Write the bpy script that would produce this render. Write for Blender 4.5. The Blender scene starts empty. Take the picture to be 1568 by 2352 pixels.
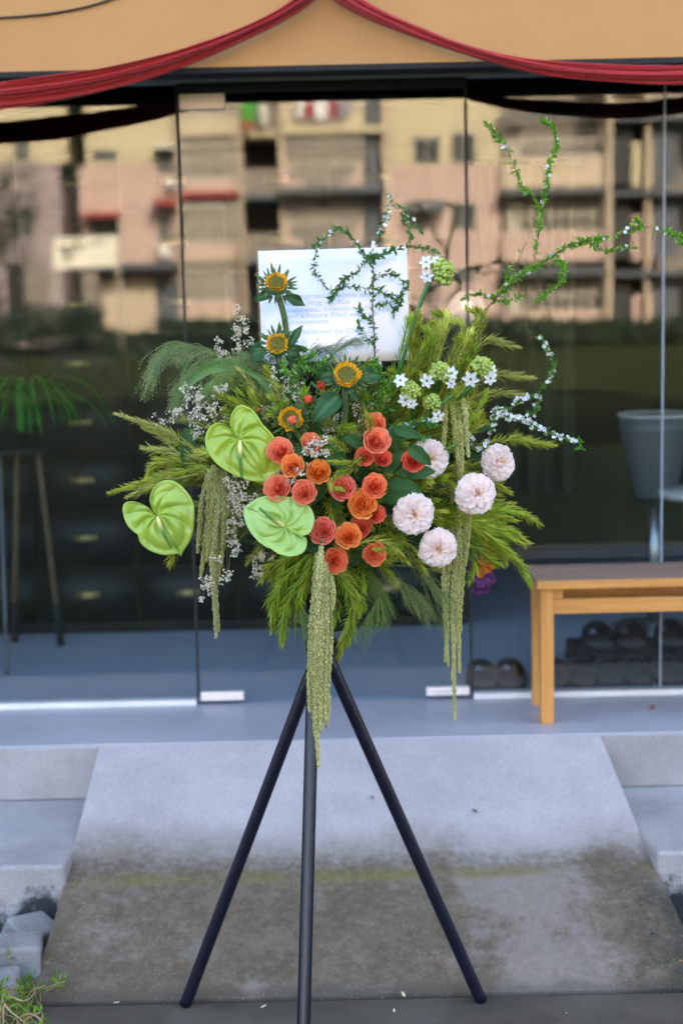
import bpy, bmesh, math, random
from mathutils import Vector, Matrix, Euler
R_ = math.radians
random.seed(7)
SC = bpy.context.scene
COL = SC.collection

# ------------------------------------------------------------------ camera
HC = 1.74                      # eye height above the pavement
FPX = 3430.0                   # focal length in the 1568 px wide working frame
PITCH, ROLL = R_(8.06), R_(1.27)
CAM = Vector((0, 0, HC))
_f = Vector((0, math.cos(PITCH), -math.sin(PITCH)))
_r0 = Vector((1, 0, 0)); _u0 = Vector((0, math.sin(PITCH), math.cos(PITCH)))
_r = _r0 * math.cos(ROLL) - _u0 * math.sin(ROLL)
_u = _r0 * math.sin(ROLL) + _u0 * math.cos(ROLL)
cam_d = bpy.data.cameras.new('camera'); cam = bpy.data.objects.new('camera', cam_d); COL.objects.link(cam)
m = Matrix((( _r.x, _u.x, -_f.x, CAM.x), (_r.y, _u.y, -_f.y, CAM.y), (_r.z, _u.z, -_f.z, CAM.z), (0, 0, 0, 1)))
cam.matrix_world = m
cam_d.sensor_fit = 'HORIZONTAL'; cam_d.sensor_width = 24.0; cam_d.lens = FPX / 1568 * 24
cam_d.clip_start = 0.05; cam_d.clip_end = 600
cam_d.dof.use_dof = True; cam_d.dof.focus_distance = 3.29; cam_d.dof.aperture_fstop = 2.2
SC.camera = cam

# ------------------------------------------------------------------ sky, sun, exposure
SUN_EL, SUN_AZ = R_(34), R_(22)         # sun stands behind the shop, a little to the right
w = bpy.data.worlds.new('World'); SC.world = w; w.use_nodes = True
nt = w.node_tree
sky = nt.nodes.new('ShaderNodeTexSky'); sky.sky_type = 'NISHITA'; sky.sun_disc = False
sky.sun_elevation = SUN_EL; sky.sun_rotation = SUN_AZ
sky.air_density = 1.0; sky.dust_density = 7.0; sky.ozone_density = 1.0
bg = nt.nodes['Background']; bg.inputs['Strength'].default_value = 0.15
nt.links.new(sky.outputs[0], bg.inputs['Color'])
sd = bpy.data.lights.new('sun', 'SUN'); sd.energy = 4.6; sd.angle = R_(0.5); sd.color = (1.0, 0.89, 0.74)
sun = bpy.data.objects.new('sun', sd); COL.objects.link(sun)
sdir = Vector((math.sin(SUN_AZ) * math.cos(SUN_EL), math.cos(SUN_AZ) * math.cos(SUN_EL), math.sin(SUN_EL)))
sun.rotation_euler = sdir.to_track_quat('Z', 'Y').to_euler()
SC.view_settings.view_transform = 'Standard'; SC.view_settings.look = 'None'
SC.view_settings.gamma = 1.0; SC.view_settings.use_curve_mapping = False
SC.view_settings.exposure = 3.2
SC.render.engine = 'CYCLES'
SC.cycles.use_denoising = True
SC.cycles.max_bounces = 12; SC.cycles.transparent_max_bounces = 24; SC.cycles.diffuse_bounces = 7
SC.cycles.caustics_reflective = False; SC.cycles.caustics_refractive = False
SC.cycles.sample_clamp_indirect = 6.0

# ------------------------------------------------------------------ places
YG = 4.97                      # plane of the shop glass
YP = 4.52                      # edge of the porch
ZP = 0.383                     # porch and shop floor height
Z1, Y1 = 0.209, 3.956          # lower step
YJ = 3.56                      # joint at the foot of the ramp
YF = 4.62                      # fascia face
def ray(px, py):
    return _f + _r * ((px - 784) / FPX) - _u * ((py - 1176) / FPX)
def atY(px, py, Y):
    d = ray(px, py); return CAM + d * (Y / d.y)
def atZ(px, py, Z):
    d = ray(px, py); return CAM + d * ((Z - HC) / d.z)
YV = 60.0
def atR(px, py, out=0.0):      # a point of the building behind the viewer, found through its mirror image
    p = atY(px, py, YV - out); return Vector((p.x, 2 * YG - p.y, p.z))

# ------------------------------------------------------------------ materials
MATS = {}
def new_mat(name):
    mt = bpy.data.materials.new(name); mt.use_nodes = True
    MATS[name] = mt
    return mt, mt.node_tree, mt.node_tree.nodes['Principled BSDF']
def mat(name, col, rough=0.6, var=0.12, scale=12.0, bump=0.0, bscale=40.0, spec=0.5, metal=0.0, coat=0.0, attr=False, trans=0.0, detail=4.0):
    mt, t, b = new_mat(name)
    n, l = t.nodes, t.links
    b.inputs['Roughness'].default_value = rough; b.inputs['Metallic'].default_value = metal
    b.inputs['Specular IOR Level'].default_value = spec; b.inputs['Coat Weight'].default_value = coat
    tc = n.new('ShaderNodeTexCoord')
    nz = n.new('ShaderNodeTexNoise'); nz.inputs['Scale'].default_value = scale; nz.inputs['Detail'].default_value = detail
    l.new(tc.outputs['Object'], nz.inputs['Vector'])
    mr = n.new('ShaderNodeMapRange'); mr.inputs[1].default_value = 0.3; mr.inputs[2].default_value = 0.7
    mr.inputs[3].default_value = 1 - var; mr.inputs[4].default_value = 1 + var
    l.new(nz.outputs['Fac'], mr.inputs[0])
    mul = n.new('ShaderNodeVectorMath'); mul.operation = 'SCALE'
    if attr:
        at = n.new('ShaderNodeAttribute'); at.attribute_name = 'col'; l.new(at.outputs['Color'], mul.inputs[0])
    else:
        mul.inputs[0].default_value = col[:3]
    l.new(mr.outputs[0], mul.inputs['Scale'])
    l.new(mul.outputs[0], b.inputs['Base Color'])
    if bump:
        nb = n.new('ShaderNodeTexNoise'); nb.inputs['Scale'].default_value = bscale; nb.inputs['Detail'].default_value = 6
        l.new(tc.outputs['Object'], nb.inputs['Vector'])
        bp = n.new('ShaderNodeBump'); bp.inputs['Strength'].default_value = bump; bp.inputs['Distance'].default_value = 0.01
        l.new(nb.outputs['Fac'], bp.inputs['Height']); l.new(bp.outputs[0], b.inputs['Normal'])
    if trans:
        tr = n.new('ShaderNodeBsdfTranslucent'); l.new(mul.outputs[0], tr.inputs['Color'])
        mx = n.new('ShaderNodeMixShader'); mx.inputs[0].default_value = trans
        l.new(b.outputs[0], mx.inputs[1]); l.new(tr.outputs[0], mx.inputs[2])
        l.new(mx.outputs[0], n['Material Output'].inputs['Surface'])
    return mt

# ------------------------------------------------------------------ mesh helpers
class MB:
    def __init__(s): s.v = []; s.f = []; s.c = []
    def add(s, vs, fs, col=(1, 1, 1)):
        b = len(s.v)
        for i, p in enumerate(vs):
            s.v.append(Vector(p)); s.c.append(col[i] if isinstance(col, list) else col)
        s.f.extend(tuple(b + i for i in f) for f in fs)
        return s
    def box(s, c, size, rot=None, col=(1, 1, 1)):
        hx, hy, hz = size[0] / 2, size[1] / 2, size[2] / 2
        vs = [Vector((x, y, z)) for x in (-hx, hx) for y in (-hy, hy) for z in (-hz, hz)]
        if rot is not None: vs = [rot @ v for v in vs]
        return s.add([v + Vector(c) for v in vs], [(0, 1, 3, 2), (4, 6, 7, 5), (0, 4, 5, 1), (2, 3, 7, 6), (0, 2, 6, 4), (1, 5, 7, 3)], col)
    def bb(s, a, b, col=(1, 1, 1)):     # box from two corners
        a, b = Vector(a), Vector(b)
        return s.box((a + b) / 2, [abs(x) for x in (b - a)], None, col)
    def tube(s, pts, rad, seg=6, col=(1, 1, 1), cap=True):
        pts = [Vector(p) for p in pts]; n = len(pts)
        if not isinstance(rad, (list, tuple)): rad = [rad] * n
        t0 = (pts[1] - pts[0]).normalized()
        ref = Vector((0, 0, 1)) if abs(t0.z) < 0.9 else Vector((1, 0, 0))
        a = t0.cross(ref).normalized(); vs = []; cs = []
        for i, p in enumerate(pts):
            t = (pts[min(i + 1, n - 1)] - pts[max(i - 1, 0)]).normalized()
            a = (a - t * a.dot(t)).normalized(); bvec = t.cross(a)
            for k in range(seg):
                an = 2 * math.pi * k / seg
                vs.append(p + (a * math.cos(an) + bvec * math.sin(an)) * rad[i])
                cs.append(col[i] if isinstance(col, list) else col)
        fs = [(i * seg + k, i * seg + (k + 1) % seg, (i + 1) * seg + (k + 1) % seg, (i + 1) * seg + k) for i in range(n - 1) for k in range(seg)]
        if cap: fs += [tuple(range(seg - 1, -1, -1)), tuple((n - 1) * seg + k for k in range(seg))]
        return s.add(vs, fs, cs)
    def grid(s, fn, nu, nv, colfn=None):   # fn(u,v) with u,v in 0..1
        vs, cs = [], []
        for j in range(nv):
            for i in range(nu):
                u, v = i / (nu - 1), j / (nv - 1)
                vs.append(fn(u, v)); cs.append(colfn(u, v) if colfn else (1, 1, 1))
        fs = [(j * nu + i, j * nu + i + 1, (j + 1) * nu + i + 1, (j + 1) * nu + i) for j in range(nv - 1) for i in range(nu - 1)]
        return s.add(vs, fs, cs)
    def lathe(s, prof, c=(0, 0, 0), seg=20, rot=None, col=(1, 1, 1), sx=1.0, sy=1.0):
        vs, cs = [], []
        for (r, z) in prof:
            for k in range(seg):
                an = 2 * math.pi * k / seg
                v = Vector((r * math.cos(an) * sx, r * math.sin(an) * sy, z))
                if rot is not None: v = rot @ v
                vs.append(v + Vector(c))
        n = len(prof)
        fs = [(i * seg + k, i * seg + (k + 1) % seg, (i + 1) * seg + (k + 1) % seg, (i + 1) * seg + k) for i in range(n - 1) for k in range(seg)]
        return s.add(vs, fs, col)
    def leaf(s, base, d, up, L, W, bend=0.15, c0=(1, 1, 1), c1=(1, 1, 1), fold=0.25):
        d = d.normalized(); side = d.cross(up)
        if side.length < 1e-4: side = d.cross(Vector((1, 0.3, 0.2)))
        side.normalize(); nn = side.cross(d)
        def P(t, q): return base + d * (L * t) + side * (W * q) + nn * (abs(q) * W * fold - bend * L * t * t)
        vs = [P(0, 0), P(.35, -.5), P(.35, 0), P(.35, .5), P(.7, -.36), P(.7, 0), P(.7, .36), P(1, 0)]
        mix = lambda t: tuple(a + (b - a) * t for a, b in zip(c0, c1))
        cs = [mix(0), mix(.35), mix(.35), mix(.35), mix(.7), mix(.7), mix(.7), mix(1)]
        return s.add(vs, [(0, 2, 1), (0, 3, 2), (1, 2, 5, 4), (2, 3, 6, 5), (4, 5, 7), (5, 6, 7)], cs)
    def needle(s, base, d, up, L, W, bend=0.2, c0=(1, 1, 1), c1=(1, 1, 1)):
        d = d.normalized(); side = d.cross(up)
        if side.length < 1e-4: side = d.cross(Vector((1, 0.3, 0.2)))
        side.normalize(); nn = side.cross(d)
        def P(t, q): return base + d * (L * t) + side * (W * q) + nn * (bend * L * t * t)
        mid = tuple((a + b) / 2 for a, b in zip(c0, c1))
        return s.add([P(0, 0), P(.4, -.5), P(.4, .5), P(1, 0)], [(0, 2, 1), (1, 2, 3)], [c0, mid, mid, c1])
    def blob(s, c, r, col=(1, 1, 1), sq=1.0):
        o = [Vector((1, 0, 0)), Vector((-1, 0, 0)), Vector((0, 1, 0)), Vector((0, -1, 0)), Vector((0, 0, sq)), Vector((0, 0, -sq))]
        c = Vector(c); q = Euler((random.random() * 6, random.random() * 6, 0)).to_matrix()
        return s.add([c + q @ (v * r) for v in o], [(0, 2, 4), (2, 1, 4), (1, 3, 4), (3, 0, 4), (2, 0, 5), (1, 2, 5), (3, 1, 5), (0, 3, 5)], col)
    def mesh(s, name, mt, smooth=True, origin=(0, 0, 0)):
        me = bpy.data.meshes.new(name); o = Vector(origin)
        me.from_pydata([tuple(v - o) for v in s.v], [], s.f)
        if smooth: me.polygons.foreach_set('use_smooth', [True] * len(me.polygons))
        ca = me.color_attributes.new('col', 'FLOAT_COLOR', 'POINT')
        flat = []
        for c in s.c: flat.extend((c[0], c[1], c[2], 1.0))
        ca.data.foreach_set('color', flat)
        if mt is not None: me.materials.append(mt if not isinstance(mt, str) else MATS[mt])
        me.update(); return me
    def part(s, name, mt, parent, smooth=False, local=False, kind=None, label=None):
        o = bpy.data.objects.new(name, s.mesh(name, mt, smooth, (0, 0, 0) if local else ORG.get(parent.name, (0, 0, 0))))
        COL.objects.link(o); o.parent = parent; ORG[o.name] = ORG.get(parent.name, Vector())
        if kind: o['kind'] = kind
        if label: o['label'] = label
        return o
    def solo(s, name, mt, label, cat, group=None, smooth=False, origin=None, kind=None):
        if origin is None:
            xs = [v.x for v in s.v]; ys = [v.y for v in s.v]; zs = [v.z for v in s.v]
            origin = Vector(((min(xs) + max(xs)) / 2, (min(ys) + max(ys)) / 2, min(zs)))
        o = bpy.data.objects.new(name, s.mesh(name, mt, smooth, origin)); COL.objects.link(o)
        o.location = origin; ORG[o.name] = Vector(origin)
        tag(o, label, cat, group, kind); return o
ORG = {}
def tag(o, label=None, cat=None, group=None, kind=None):
    if label: o['label'] = label
    if cat: o['category'] = cat
    if group: o['group'] = group
    if kind: o['kind'] = kind
def thing(name, label, cat, loc, group=None, rot=None, kind=None):
    o = bpy.data.objects.new(name, None); COL.objects.link(o); o.empty_display_size = 0.05
    o.location = loc
    if rot is not None: o.rotation_euler = rot.to_euler()
    ORG[o.name] = Vector(loc); tag(o, label, cat, group, kind); return o
def struct(name, mb, mt, smooth=False):
    o = bpy.data.objects.new(name, mb.mesh(name, mt, smooth)); COL.objects.link(o); o['kind'] = 'structure'; ORG[o.name] = Vector(); return o
def child(name, me, parent, loc=(0, 0, 0), rot=(0, 0, 0), scale=(1, 1, 1)):   # share mesh data
    o = bpy.data.objects.new(name, me); COL.objects.link(o); o.parent = parent
    o.location = loc; o.rotation_euler = rot; o.scale = scale; return o
def bev(o, w=0.004, seg=2):
    md = o.modifiers.new('bevel', 'BEVEL'); md.width = w; md.segments = seg; md.limit_method = 'ANGLE'; return o
def curve_pts(ctrl, n=24):          # Catmull-Rom through control points
    c = [Vector(p) for p in ctrl]
    if len(c) == 2: return [c[0].lerp(c[1], i / (n - 1)) for i in range(n)]
    c = [c[0] * 2 - c[1]] + c + [c[-1] * 2 - c[-2]]
    out = []; segs = len(c) - 3
    for i in range(n):
        t = i / (n - 1) * segs; k = min(int(t), segs - 1); t -= k
        p0, p1, p2, p3 = c[k:k + 4]
        out.append(0.5 * ((2 * p1) + (p2 - p0) * t + (2 * p0 - 5 * p1 + 4 * p2 - p3) * t * t + (-p0 + 3 * p1 - 3 * p2 + p3) * t ** 3))
    return out
def rnd(a, b): return random.uniform(a, b)
def rvec(): return Vector((rnd(-1, 1), rnd(-1, 1), rnd(-1, 1)))

# ------------------------------------------------------------------ setting: ground, pavement, ramp, steps, porch
def grass_mat():
    mt, t, b = new_mat('grass'); n, l = t.nodes, t.links
    tc = n.new('ShaderNodeTexCoord'); a = n.new('ShaderNodeTexNoise'); a.inputs['Scale'].default_value = 0.35; a.inputs['Detail'].default_value = 9
    l.new(tc.outputs['Object'], a.inputs['Vector'])
    cr = n.new('ShaderNodeValToRGB'); cr.color_ramp.elements[0].position = .35; cr.color_ramp.elements[0].color = (.014, .024, .006, 1)
    cr.color_ramp.elements[1].position = .7; cr.color_ramp.elements[1].color = (.040, .052, .012, 1)
    l.new(a.outputs['Fac'], cr.inputs[0]); l.new(cr.outputs[0], b.inputs['Base Color']); b.inputs['Roughness'].default_value = .9
    b.inputs['Specular IOR Level'].default_value = .1
grass_mat()
def concrete(name, c0, c1, scale=3.0, rough=.85, bump=.35, speck=True):
    mt, t, b = new_mat(name); n, l = t.nodes, t.links
    tc = n.new('ShaderNodeTexCoord')
    def noise(s, d=8, r=.6):
        x = n.new('ShaderNodeTexNoise'); x.inputs['Scale'].default_value = s; x.inputs['Detail'].default_value = d; x.inputs['Roughness'].default_value = r
        l.new(tc.outputs['Object'], x.inputs['Vector']); return x
    a = noise(scale); cr = n.new('ShaderNodeValToRGB')
    cr.color_ramp.elements[0].position = .34; cr.color_ramp.elements[0].color = (*c0, 1)
    cr.color_ramp.elements[1].position = .66; cr.color_ramp.elements[1].color = (*c1, 1)
    l.new(a.outputs['Fac'], cr.inputs[0])
    last = cr.outputs[0]
    if speck:
        s = noise(140, 2); mr = n.new('ShaderNodeMapRange'); mr.inputs[1].default_value = .3; mr.inputs[2].default_value = .75
        mr.inputs[3].default_value = .88; mr.inputs[4].default_value = 1.16; l.new(s.outputs['Fac'], mr.inputs[0])
        mu = n.new('ShaderNodeVectorMath'); mu.operation = 'SCALE'; l.new(last, mu.inputs[0]); l.new(mr.outputs[0], mu.inputs['Scale']); last = mu.outputs[0]
    l.new(last, b.inputs['Base Color']); b.inputs['Roughness'].default_value = rough
    h = noise(60, 8, .7); bp = n.new('ShaderNodeBump'); bp.inputs['Strength'].default_value = bump; bp.inputs['Distance'].default_value = .006
    l.new(h.outputs['Fac'], bp.inputs['Height']); l.new(bp.outputs[0], b.inputs['Normal'])
    return mt, t, b, tc, last
concrete('pavement', (.052, .044, .030), (.10, .088, .066), 4)
concrete('porch_cement', (.31, .305, .33), (.41, .40, .425), 1.6, rough=.38, bump=.06, speck=False)
concrete('step_cement', (.29, .275, .27), (.42, .40, .395), 2.5, bump=.25)
concrete('shop_floor', (.33, .39, .50), (.43, .49, .60), 1.2, rough=.4, bump=.05, speck=False)
concrete('block_stone', (.17, .165, .155), (.29, .285, .275), 9)

def ramp_mat():
    mt, t, b, tc, base = concrete('ramp_concrete', (.36, .328, .32), (.425, .392, .385), 5, bump=.45)
    n, l = t.nodes, t.links
    sx = n.new('ShaderNodeSeparateXYZ'); l.new(tc.outputs['Object'], sx.inputs[0])
    def noise(s, d=8, r=.62, sc=(1, 1, 1)):
        mp = n.new('ShaderNodeMapping'); mp.inputs['Scale'].default_value = sc; l.new(tc.outputs['Object'], mp.inputs[0])
        x = n.new('ShaderNodeTexNoise'); x.inputs['Scale'].default_value = s; x.inputs['Detail'].default_value = d; x.inputs['Roughness'].default_value = r
        l.new(mp.outputs[0], x.inputs['Vector']); return x.outputs['Fac']
    def math_(op, a, b_=None, c=None):
        x = n.new('ShaderNodeMath'); x.operation = op
        for i, q in enumerate((a, b_, c)):
            if q is None: continue
            if isinstance(q, (int, float)): x.inputs[i].default_value = q
            else: l.new(q, x.inputs[i])
        return x.outputs[0]
    def rng(v, a, b_, c, d, smooth=True):
        x = n.new('ShaderNodeMapRange'); x.interpolation_type = 'SMOOTHSTEP' if smooth else 'LINEAR'
        l.new(v, x.inputs[0])
        for i, q in enumerate((a, b_, c, d)): x.inputs[i + 1].default_value = q
        return x.outputs[0]
    def mixc(f, a, col):
        x = n.new('ShaderNodeMix'); x.data_type = 'RGBA'; l.new(f, x.inputs[0]); l.new(a, x.inputs[6])
        if isinstance(col, tuple): x.inputs[7].default_value = (*col, 1)
        else: l.new(col, x.inputs[7])
        return x.outputs[2]
    X, Y = sx.outputs['X'], sx.outputs['Y']
    n1 = noise(2.6, 8); n2 = noise(10, 10, .72); n3 = noise(2.6, 8, .68); n4 = noise(40, 6, .75)
    yy = math_('ADD', Y, math_('MULTIPLY', math_('SUBTRACT', n1, .5), .34))
    low = rng(yy, 3.93, 4.22, 1, 0)                                  # the damp lower half
    patch = rng(math_('ADD', math_('MULTIPLY', n2, .65), math_('MULTIPLY', n4, .35)), .36, .62, 0.0, .92)
    clean = rng(math_('ADD', n3, math_('MULTIPLY', rng(X, .1, .45, -.10, .12), rng(X, .62, .75, 1, 0))), .46, .60, 0, 1)
    f1 = math_('MULTIPLY', low, math_('MULTIPLY', patch, math_('SUBTRACT', 1, math_('MULTIPLY', clean, .62))))
    c = mixc(math_('MULTIPLY', low, math_('SUBTRACT', .92, math_('MULTIPLY', clean, .30))), base, (.138, .104, .060))
    c = mixc(math_('MULTIPLY', f1, .8), c, (.070, .054, .030))
    # dark tide marks along the foot and the right edge
    foot = rng(math_('ADD', Y, math_('MULTIPLY', math_('SUBTRACT', n2, .5), .12)), 3.565, 3.60, .6, 0)
    c = mixc(foot, c, (.05, .048, .038))
    edge = rng(math_('ADD', X, math_('MULTIPLY', math_('SUBTRACT', n2, .5), .3)), .72, .86, 0, .9)
    edge = math_('MULTIPLY', edge, rng(Y, 3.85, 3.97, 1, 0))
    c = mixc(edge, c, (.035, .033, .02))
    # mossy line where the two pours meet
    ml = math_('ABSOLUTE', math_('SUBTRACT', math_('ADD', Y, math_('MULTIPLY', math_('SUBTRACT', n3, .5), .05)), 3.985))
    moss = math_('MULTIPLY', rng(ml, .004, .04, .9, 0), rng(n3, .44, .6, .0, .9))
    c = mixc(moss, c, (.15, .135, .03))
    band = rng(math_('ABSOLUTE', math_('SUBTRACT', math_('ADD', Y, math_('MULTIPLY', math_('SUBTRACT', n1, .5), .08)), 4.02)), .01, .06, .5, 0)
    c = mixc(math_('MULTIPLY', band, rng(n4, .4, .6, .3, 1)), c, (.075, .064, .036))
    n5 = noise(190, 2, .5); n6 = noise(95, 3, .6)
    c = mixc(math_('MULTIPLY', low, rng(n5, .66, .72, 0, .55)), c, (.42, .40, .37))
    c = mixc(math_('MULTIPLY', low, rng(n6, .62, .72, 0, .35)), c, (.045, .040, .028))
    c = mixc(rng(n6, .70, .74, 0, .5), c, (.14, .13, .12))
    l.new(c, b.inputs['Base Color'])
ramp_mat()

# step sides with black mould
def mould_mat():
    mt, t, b, tc, base = concrete('mouldy_cement', (.255, .24, .235), (.385, .37, .365), 3, bump=.3)
    n, l = t.nodes, t.links
    a = n.new('ShaderNodeTexNoise'); a.inputs['Scale'].default_value = 11; a.inputs['Detail'].default_value = 9; a.inputs['Roughness'].default_value = .7
    l.new(tc.outputs['Object'], a.inputs['Vector'])
    sx = n.new('ShaderNodeSeparateXYZ'); l.new(tc.outputs['Object'], sx.inputs[0])
    z = n.new('ShaderNodeMapRange'); z.inputs[1].default_value = 0; z.inputs[2].default_value = .19; z.inputs[3].default_value = .36; z.inputs[4].default_value = -.22
    l.new(sx.outputs['Z'], z.inputs[0])
    ad = n.new('ShaderNodeMath'); l.new(a.outputs['Fac'], ad.inputs[0]); l.new(z.outputs[0], ad.inputs[1])
    r = n.new('ShaderNodeMapRange'); r.interpolation_type = 'SMOOTHSTEP'; r.inputs[1].default_value = .48; r.inputs[2].default_value = .68; l.new(ad.outputs[0], r.inputs[0])
    x = n.new('ShaderNodeMix'); x.data_type = 'RGBA'; l.new(r.outputs[0], x.inputs[0]); l.new(base, x.inputs[6]); x.inputs[7].default_value = (.022, .026, .03, 1)
    l.new(x.outputs[2], b.inputs['Base Color'])
mould_mat()

g = MB(); g.add([(-250, -250, -.03), (250, -250, -.03), (250, 250, -.03), (-250, 250, -.03)], [(0, 1, 2, 3)]); struct('ground', g, 'grass')
g = MB().bb((-7, 2.05, -.1), (7, YJ - .016, 0)); bev(struct('pavement', g, 'pavement'), .006)
soil = mat('soil', (.03, .027, .02), .95, .3, 20, .8, 30)
g = MB().bb((-7, YJ - .05, -.12), (7, Y1 + .02, -.045)); struct('soil_strip', g, 'soil')
# ramp
TL, TR = atZ(232, 1709, ZP), atZ(1378, 1685, ZP)
BL, BR = atZ(61, 2325, 0), atZ(1632, 2276, 0)
YK, ZK = 4.0, .16
def ramp():
    prof = [(YJ, .003), (YJ + .02, .012), (YK - .02, ZK - .008), (YK + .02, ZK + .008), (YP - .003, ZP - .003)]
    mb = MB(); nx = 30
    vs = []; 
    for (y, z) in prof:
        t = (y - YJ) / (YP - YJ)
        xl = BL.x + (TL.x - BL.x) * t; xr = BR.x + (TR.x - BR.x) * t
        for i in range(nx + 1):
            q = i / nx
            vs.append((xl + (xr - xl) * q + (rnd(-.003, .003) if i in (0, nx) else 0), y, z + rnd(-.0015, .0015)))
    n = nx + 1
    fs = [(j * n + i, j * n + i + 1, (j + 1) * n + i + 1, (j + 1) * n + i) for j in range(len(prof) - 1) for i in range(nx)]
    mb.add(vs, fs)
    for i in (0, nx):      # flanks
        col = [vs[j * n + i] for j in range(len(prof))]
        mb.add(col + [(p[0], p[1], -.09) for p in col], [(j, j + 1, j + 1 + len(prof), j + len(prof)) for j in range(len(prof) - 1)])
    fr = vs[:n]; mb.add(fr + [(p[0], p[1], -.09) for p in fr], [(i, i + 1, i + 1 + n, i + n) for i in range(nx)])
    return struct('ramp', mb, 'ramp_concrete')
ramp()
# steps beside the ramp, porch
def wedge_step(name, y0, y1, z0, z1, left, mt):
    # a step that ends against the slanting flank of the ramp
    def xr(y):
        t = (y - YJ) / (YP - YJ)
        return (BL.x + (TL.x - BL.x) * t + .004) if left else (BR.x + (TR.x - BR.x) * t - .004)
    a, b_ = (-7, None) if left else (7, None)
    vs = [(a, y0, z0), (xr(y0), y0, z0), (xr(y1), y1, z0), (a, y1, z0), (a, y0, z1), (xr(y0), y0, z1), (xr(y1), y1, z1), (a, y1, z1)]
    fs = [(0, 1, 5, 4), (1, 2, 6, 5), (2, 3, 7, 6), (3, 0, 4, 7), (4, 5, 6, 7), (3, 2, 1, 0)]
    return bev(struct(name, MB().add(vs, fs), mt), .012, 3)
wedge_step('step_left', Y1, YP + .05, -.05, Z1, True, 'mouldy_cement')
wedge_step('step_right', Y1, YP + .05, -.05, Z1, False, 'mouldy_cement')
bev(struct('porch', MB().bb((-7, YP, -.05), (7, YG + .012, ZP)), 'porch_cement'), .008, 3)
# pale riser facing of the porch on both sides of the ramp
bev(struct('porch_riser_left', MB().bb((-7, YP - .012, Z1 + .002), (TL.x - .002, YP - .001, ZP - .004)), 'step_cement'), .004)
bev(struct('porch_riser_right', MB().bb((TR.x + .002, YP - .012, Z1 + .002), (7, YP - .001, ZP - .004)), 'step_cement'), .004)
struct('shop_floor', MB().bb((-4.2, YG + .013, 0), (4.2, 9.2, ZP - .004)), 'shop_floor')

# ------------------------------------------------------------------ the shop building
mat('tan_paint', (.54, .27, .09), .8, .05, 2.5, .08, 60)
mat('dark_paint_and_shade', (.018, .016, .015), .8, .2)  # also carries the painted shade under and behind the fascia
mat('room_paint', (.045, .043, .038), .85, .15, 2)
mat('aluminium', (.50, .52, .50), .5, .06, 8, metal=.1)
mat('white_sill', (.74, .72, .70), .45, .06, 10)
mat('steel_patch', (.85, .76, .70), .42, .06, 30, metal=.25)
mat('black_rubber', (.006, .006, .006), .6, .1)
ZB = atY(784, 147, YF).z            # underside of the fascia
ZH = atY(784, 183, YG).z            # underside of the aluminium header
shop = thing('shop_building', 'tan painted shop wall above the glass front, with the dark room behind', 'building', (0, YF, 0))
MB().bb((-14, YF, ZB), (14, YF + .12, 17.0)).part('fascia_wall', 'tan_paint', shop)  # carried up out of view so its shadow covers the yard
MB().bb((-14, YF + .002, ZB - .016), (14, YF + .118, ZB - .001)).part('fascia_underside_shade', 'dark_paint_and_shade', shop)  # dark strip put in for the shade under the fascia
MB().bb((-14, YF + .121, 2.80), (14, YG + .05, 2.9)).part('porch_ceiling', 'dark_paint_and_shade', shop)  # dark colour stands in for the shade on this ceiling
MB().bb((-14, YF + .1201, ZB), (14, YF + .128, 2.80)).part('fascia_back_shade', 'dark_paint_and_shade', shop)  # dark sheet stands in for shade on the back of the fascia
MB().bb((-3.4, YG - .02, ZH + .075), (3.4, YG + .06, 2.8)).part('wall_over_glass', 'dark_paint_and_shade', shop)
for s in (-1, 1):
    MB().bb((s * 3.401, YG - .03, 0), (s * 14, YG + .1, 2.8)).part('front_wall', 'tan_paint', shop)
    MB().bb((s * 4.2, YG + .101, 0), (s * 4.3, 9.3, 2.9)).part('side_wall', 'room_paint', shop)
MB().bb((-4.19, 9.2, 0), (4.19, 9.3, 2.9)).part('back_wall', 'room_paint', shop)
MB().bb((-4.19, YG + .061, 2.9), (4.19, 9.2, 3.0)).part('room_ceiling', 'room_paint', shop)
MB().bb((-14, YF + .13, 16.8), (14, 16, 16.98)).part('sun_block_roof', 'dark_paint_and_shade', shop)  # unseen roof, added to block the sun

def glass_mat(name, tint, f0):
    mt = bpy.data.materials.new(name); mt.use_nodes = True; MATS[name] = mt
    t = mt.node_tree; n, l = t.nodes, t.links; n.remove(n['Principled BSDF'])
    tr = n.new('ShaderNodeBsdfTransparent'); tr.inputs[0].default_value = (*tint, 1)
    gl = n.new('ShaderNodeBsdfGlossy'); gl.inputs['Roughness'].default_value = 0.0; gl.inputs[0].default_value = (1, 1, 1, 1)
    lw = n.new('ShaderNodeLayerWeight'); lw.inputs[0].default_value = .5
    p = n.new('ShaderNodeMath'); p.operation = 'POWER'; p.inputs[1].default_value = 4; l.new(lw.outputs['Facing'], p.inputs[0])
    a = n.new('ShaderNodeMath'); a.operation = 'MULTIPLY_ADD'; a.inputs[1].default_value = .5; a.inputs[2].default_value = f0; l.new(p.outputs[0], a.inputs[0])
    mx = n.new('ShaderNodeMixShader'); l.new(a.outputs[0], mx.inputs[0]); l.new(tr.outputs[0], mx.inputs[1]); l.new(gl.outputs[0], mx.inputs[2])
    l.new(mx.outputs[0], n['Material Output'].inputs['Surface'])
glass_mat('tinted_glass', (.81, .85, .85), .0365)
XL = (atY(457, 1600, YG).x + atY(412, 220, YG).x) / 2
XR = (atY(1078, 1600, YG).x + atY(1067, 220, YG).x) / 2
XS = (atY(1522, 300, YG).x + atY(1519, 1500, YG).x) / 2
ZS = ZP + .02
fr = thing('glass_shopfront', 'frameless tinted glass shopfront beside the door, mirroring a block of flats', 'glazing', (0, YG, ZP))
MB().bb((-3.4, YG - .03, ZH), (3.4, YG + .04, ZH + .0745)).part('header', 'aluminium', fr)
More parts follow.
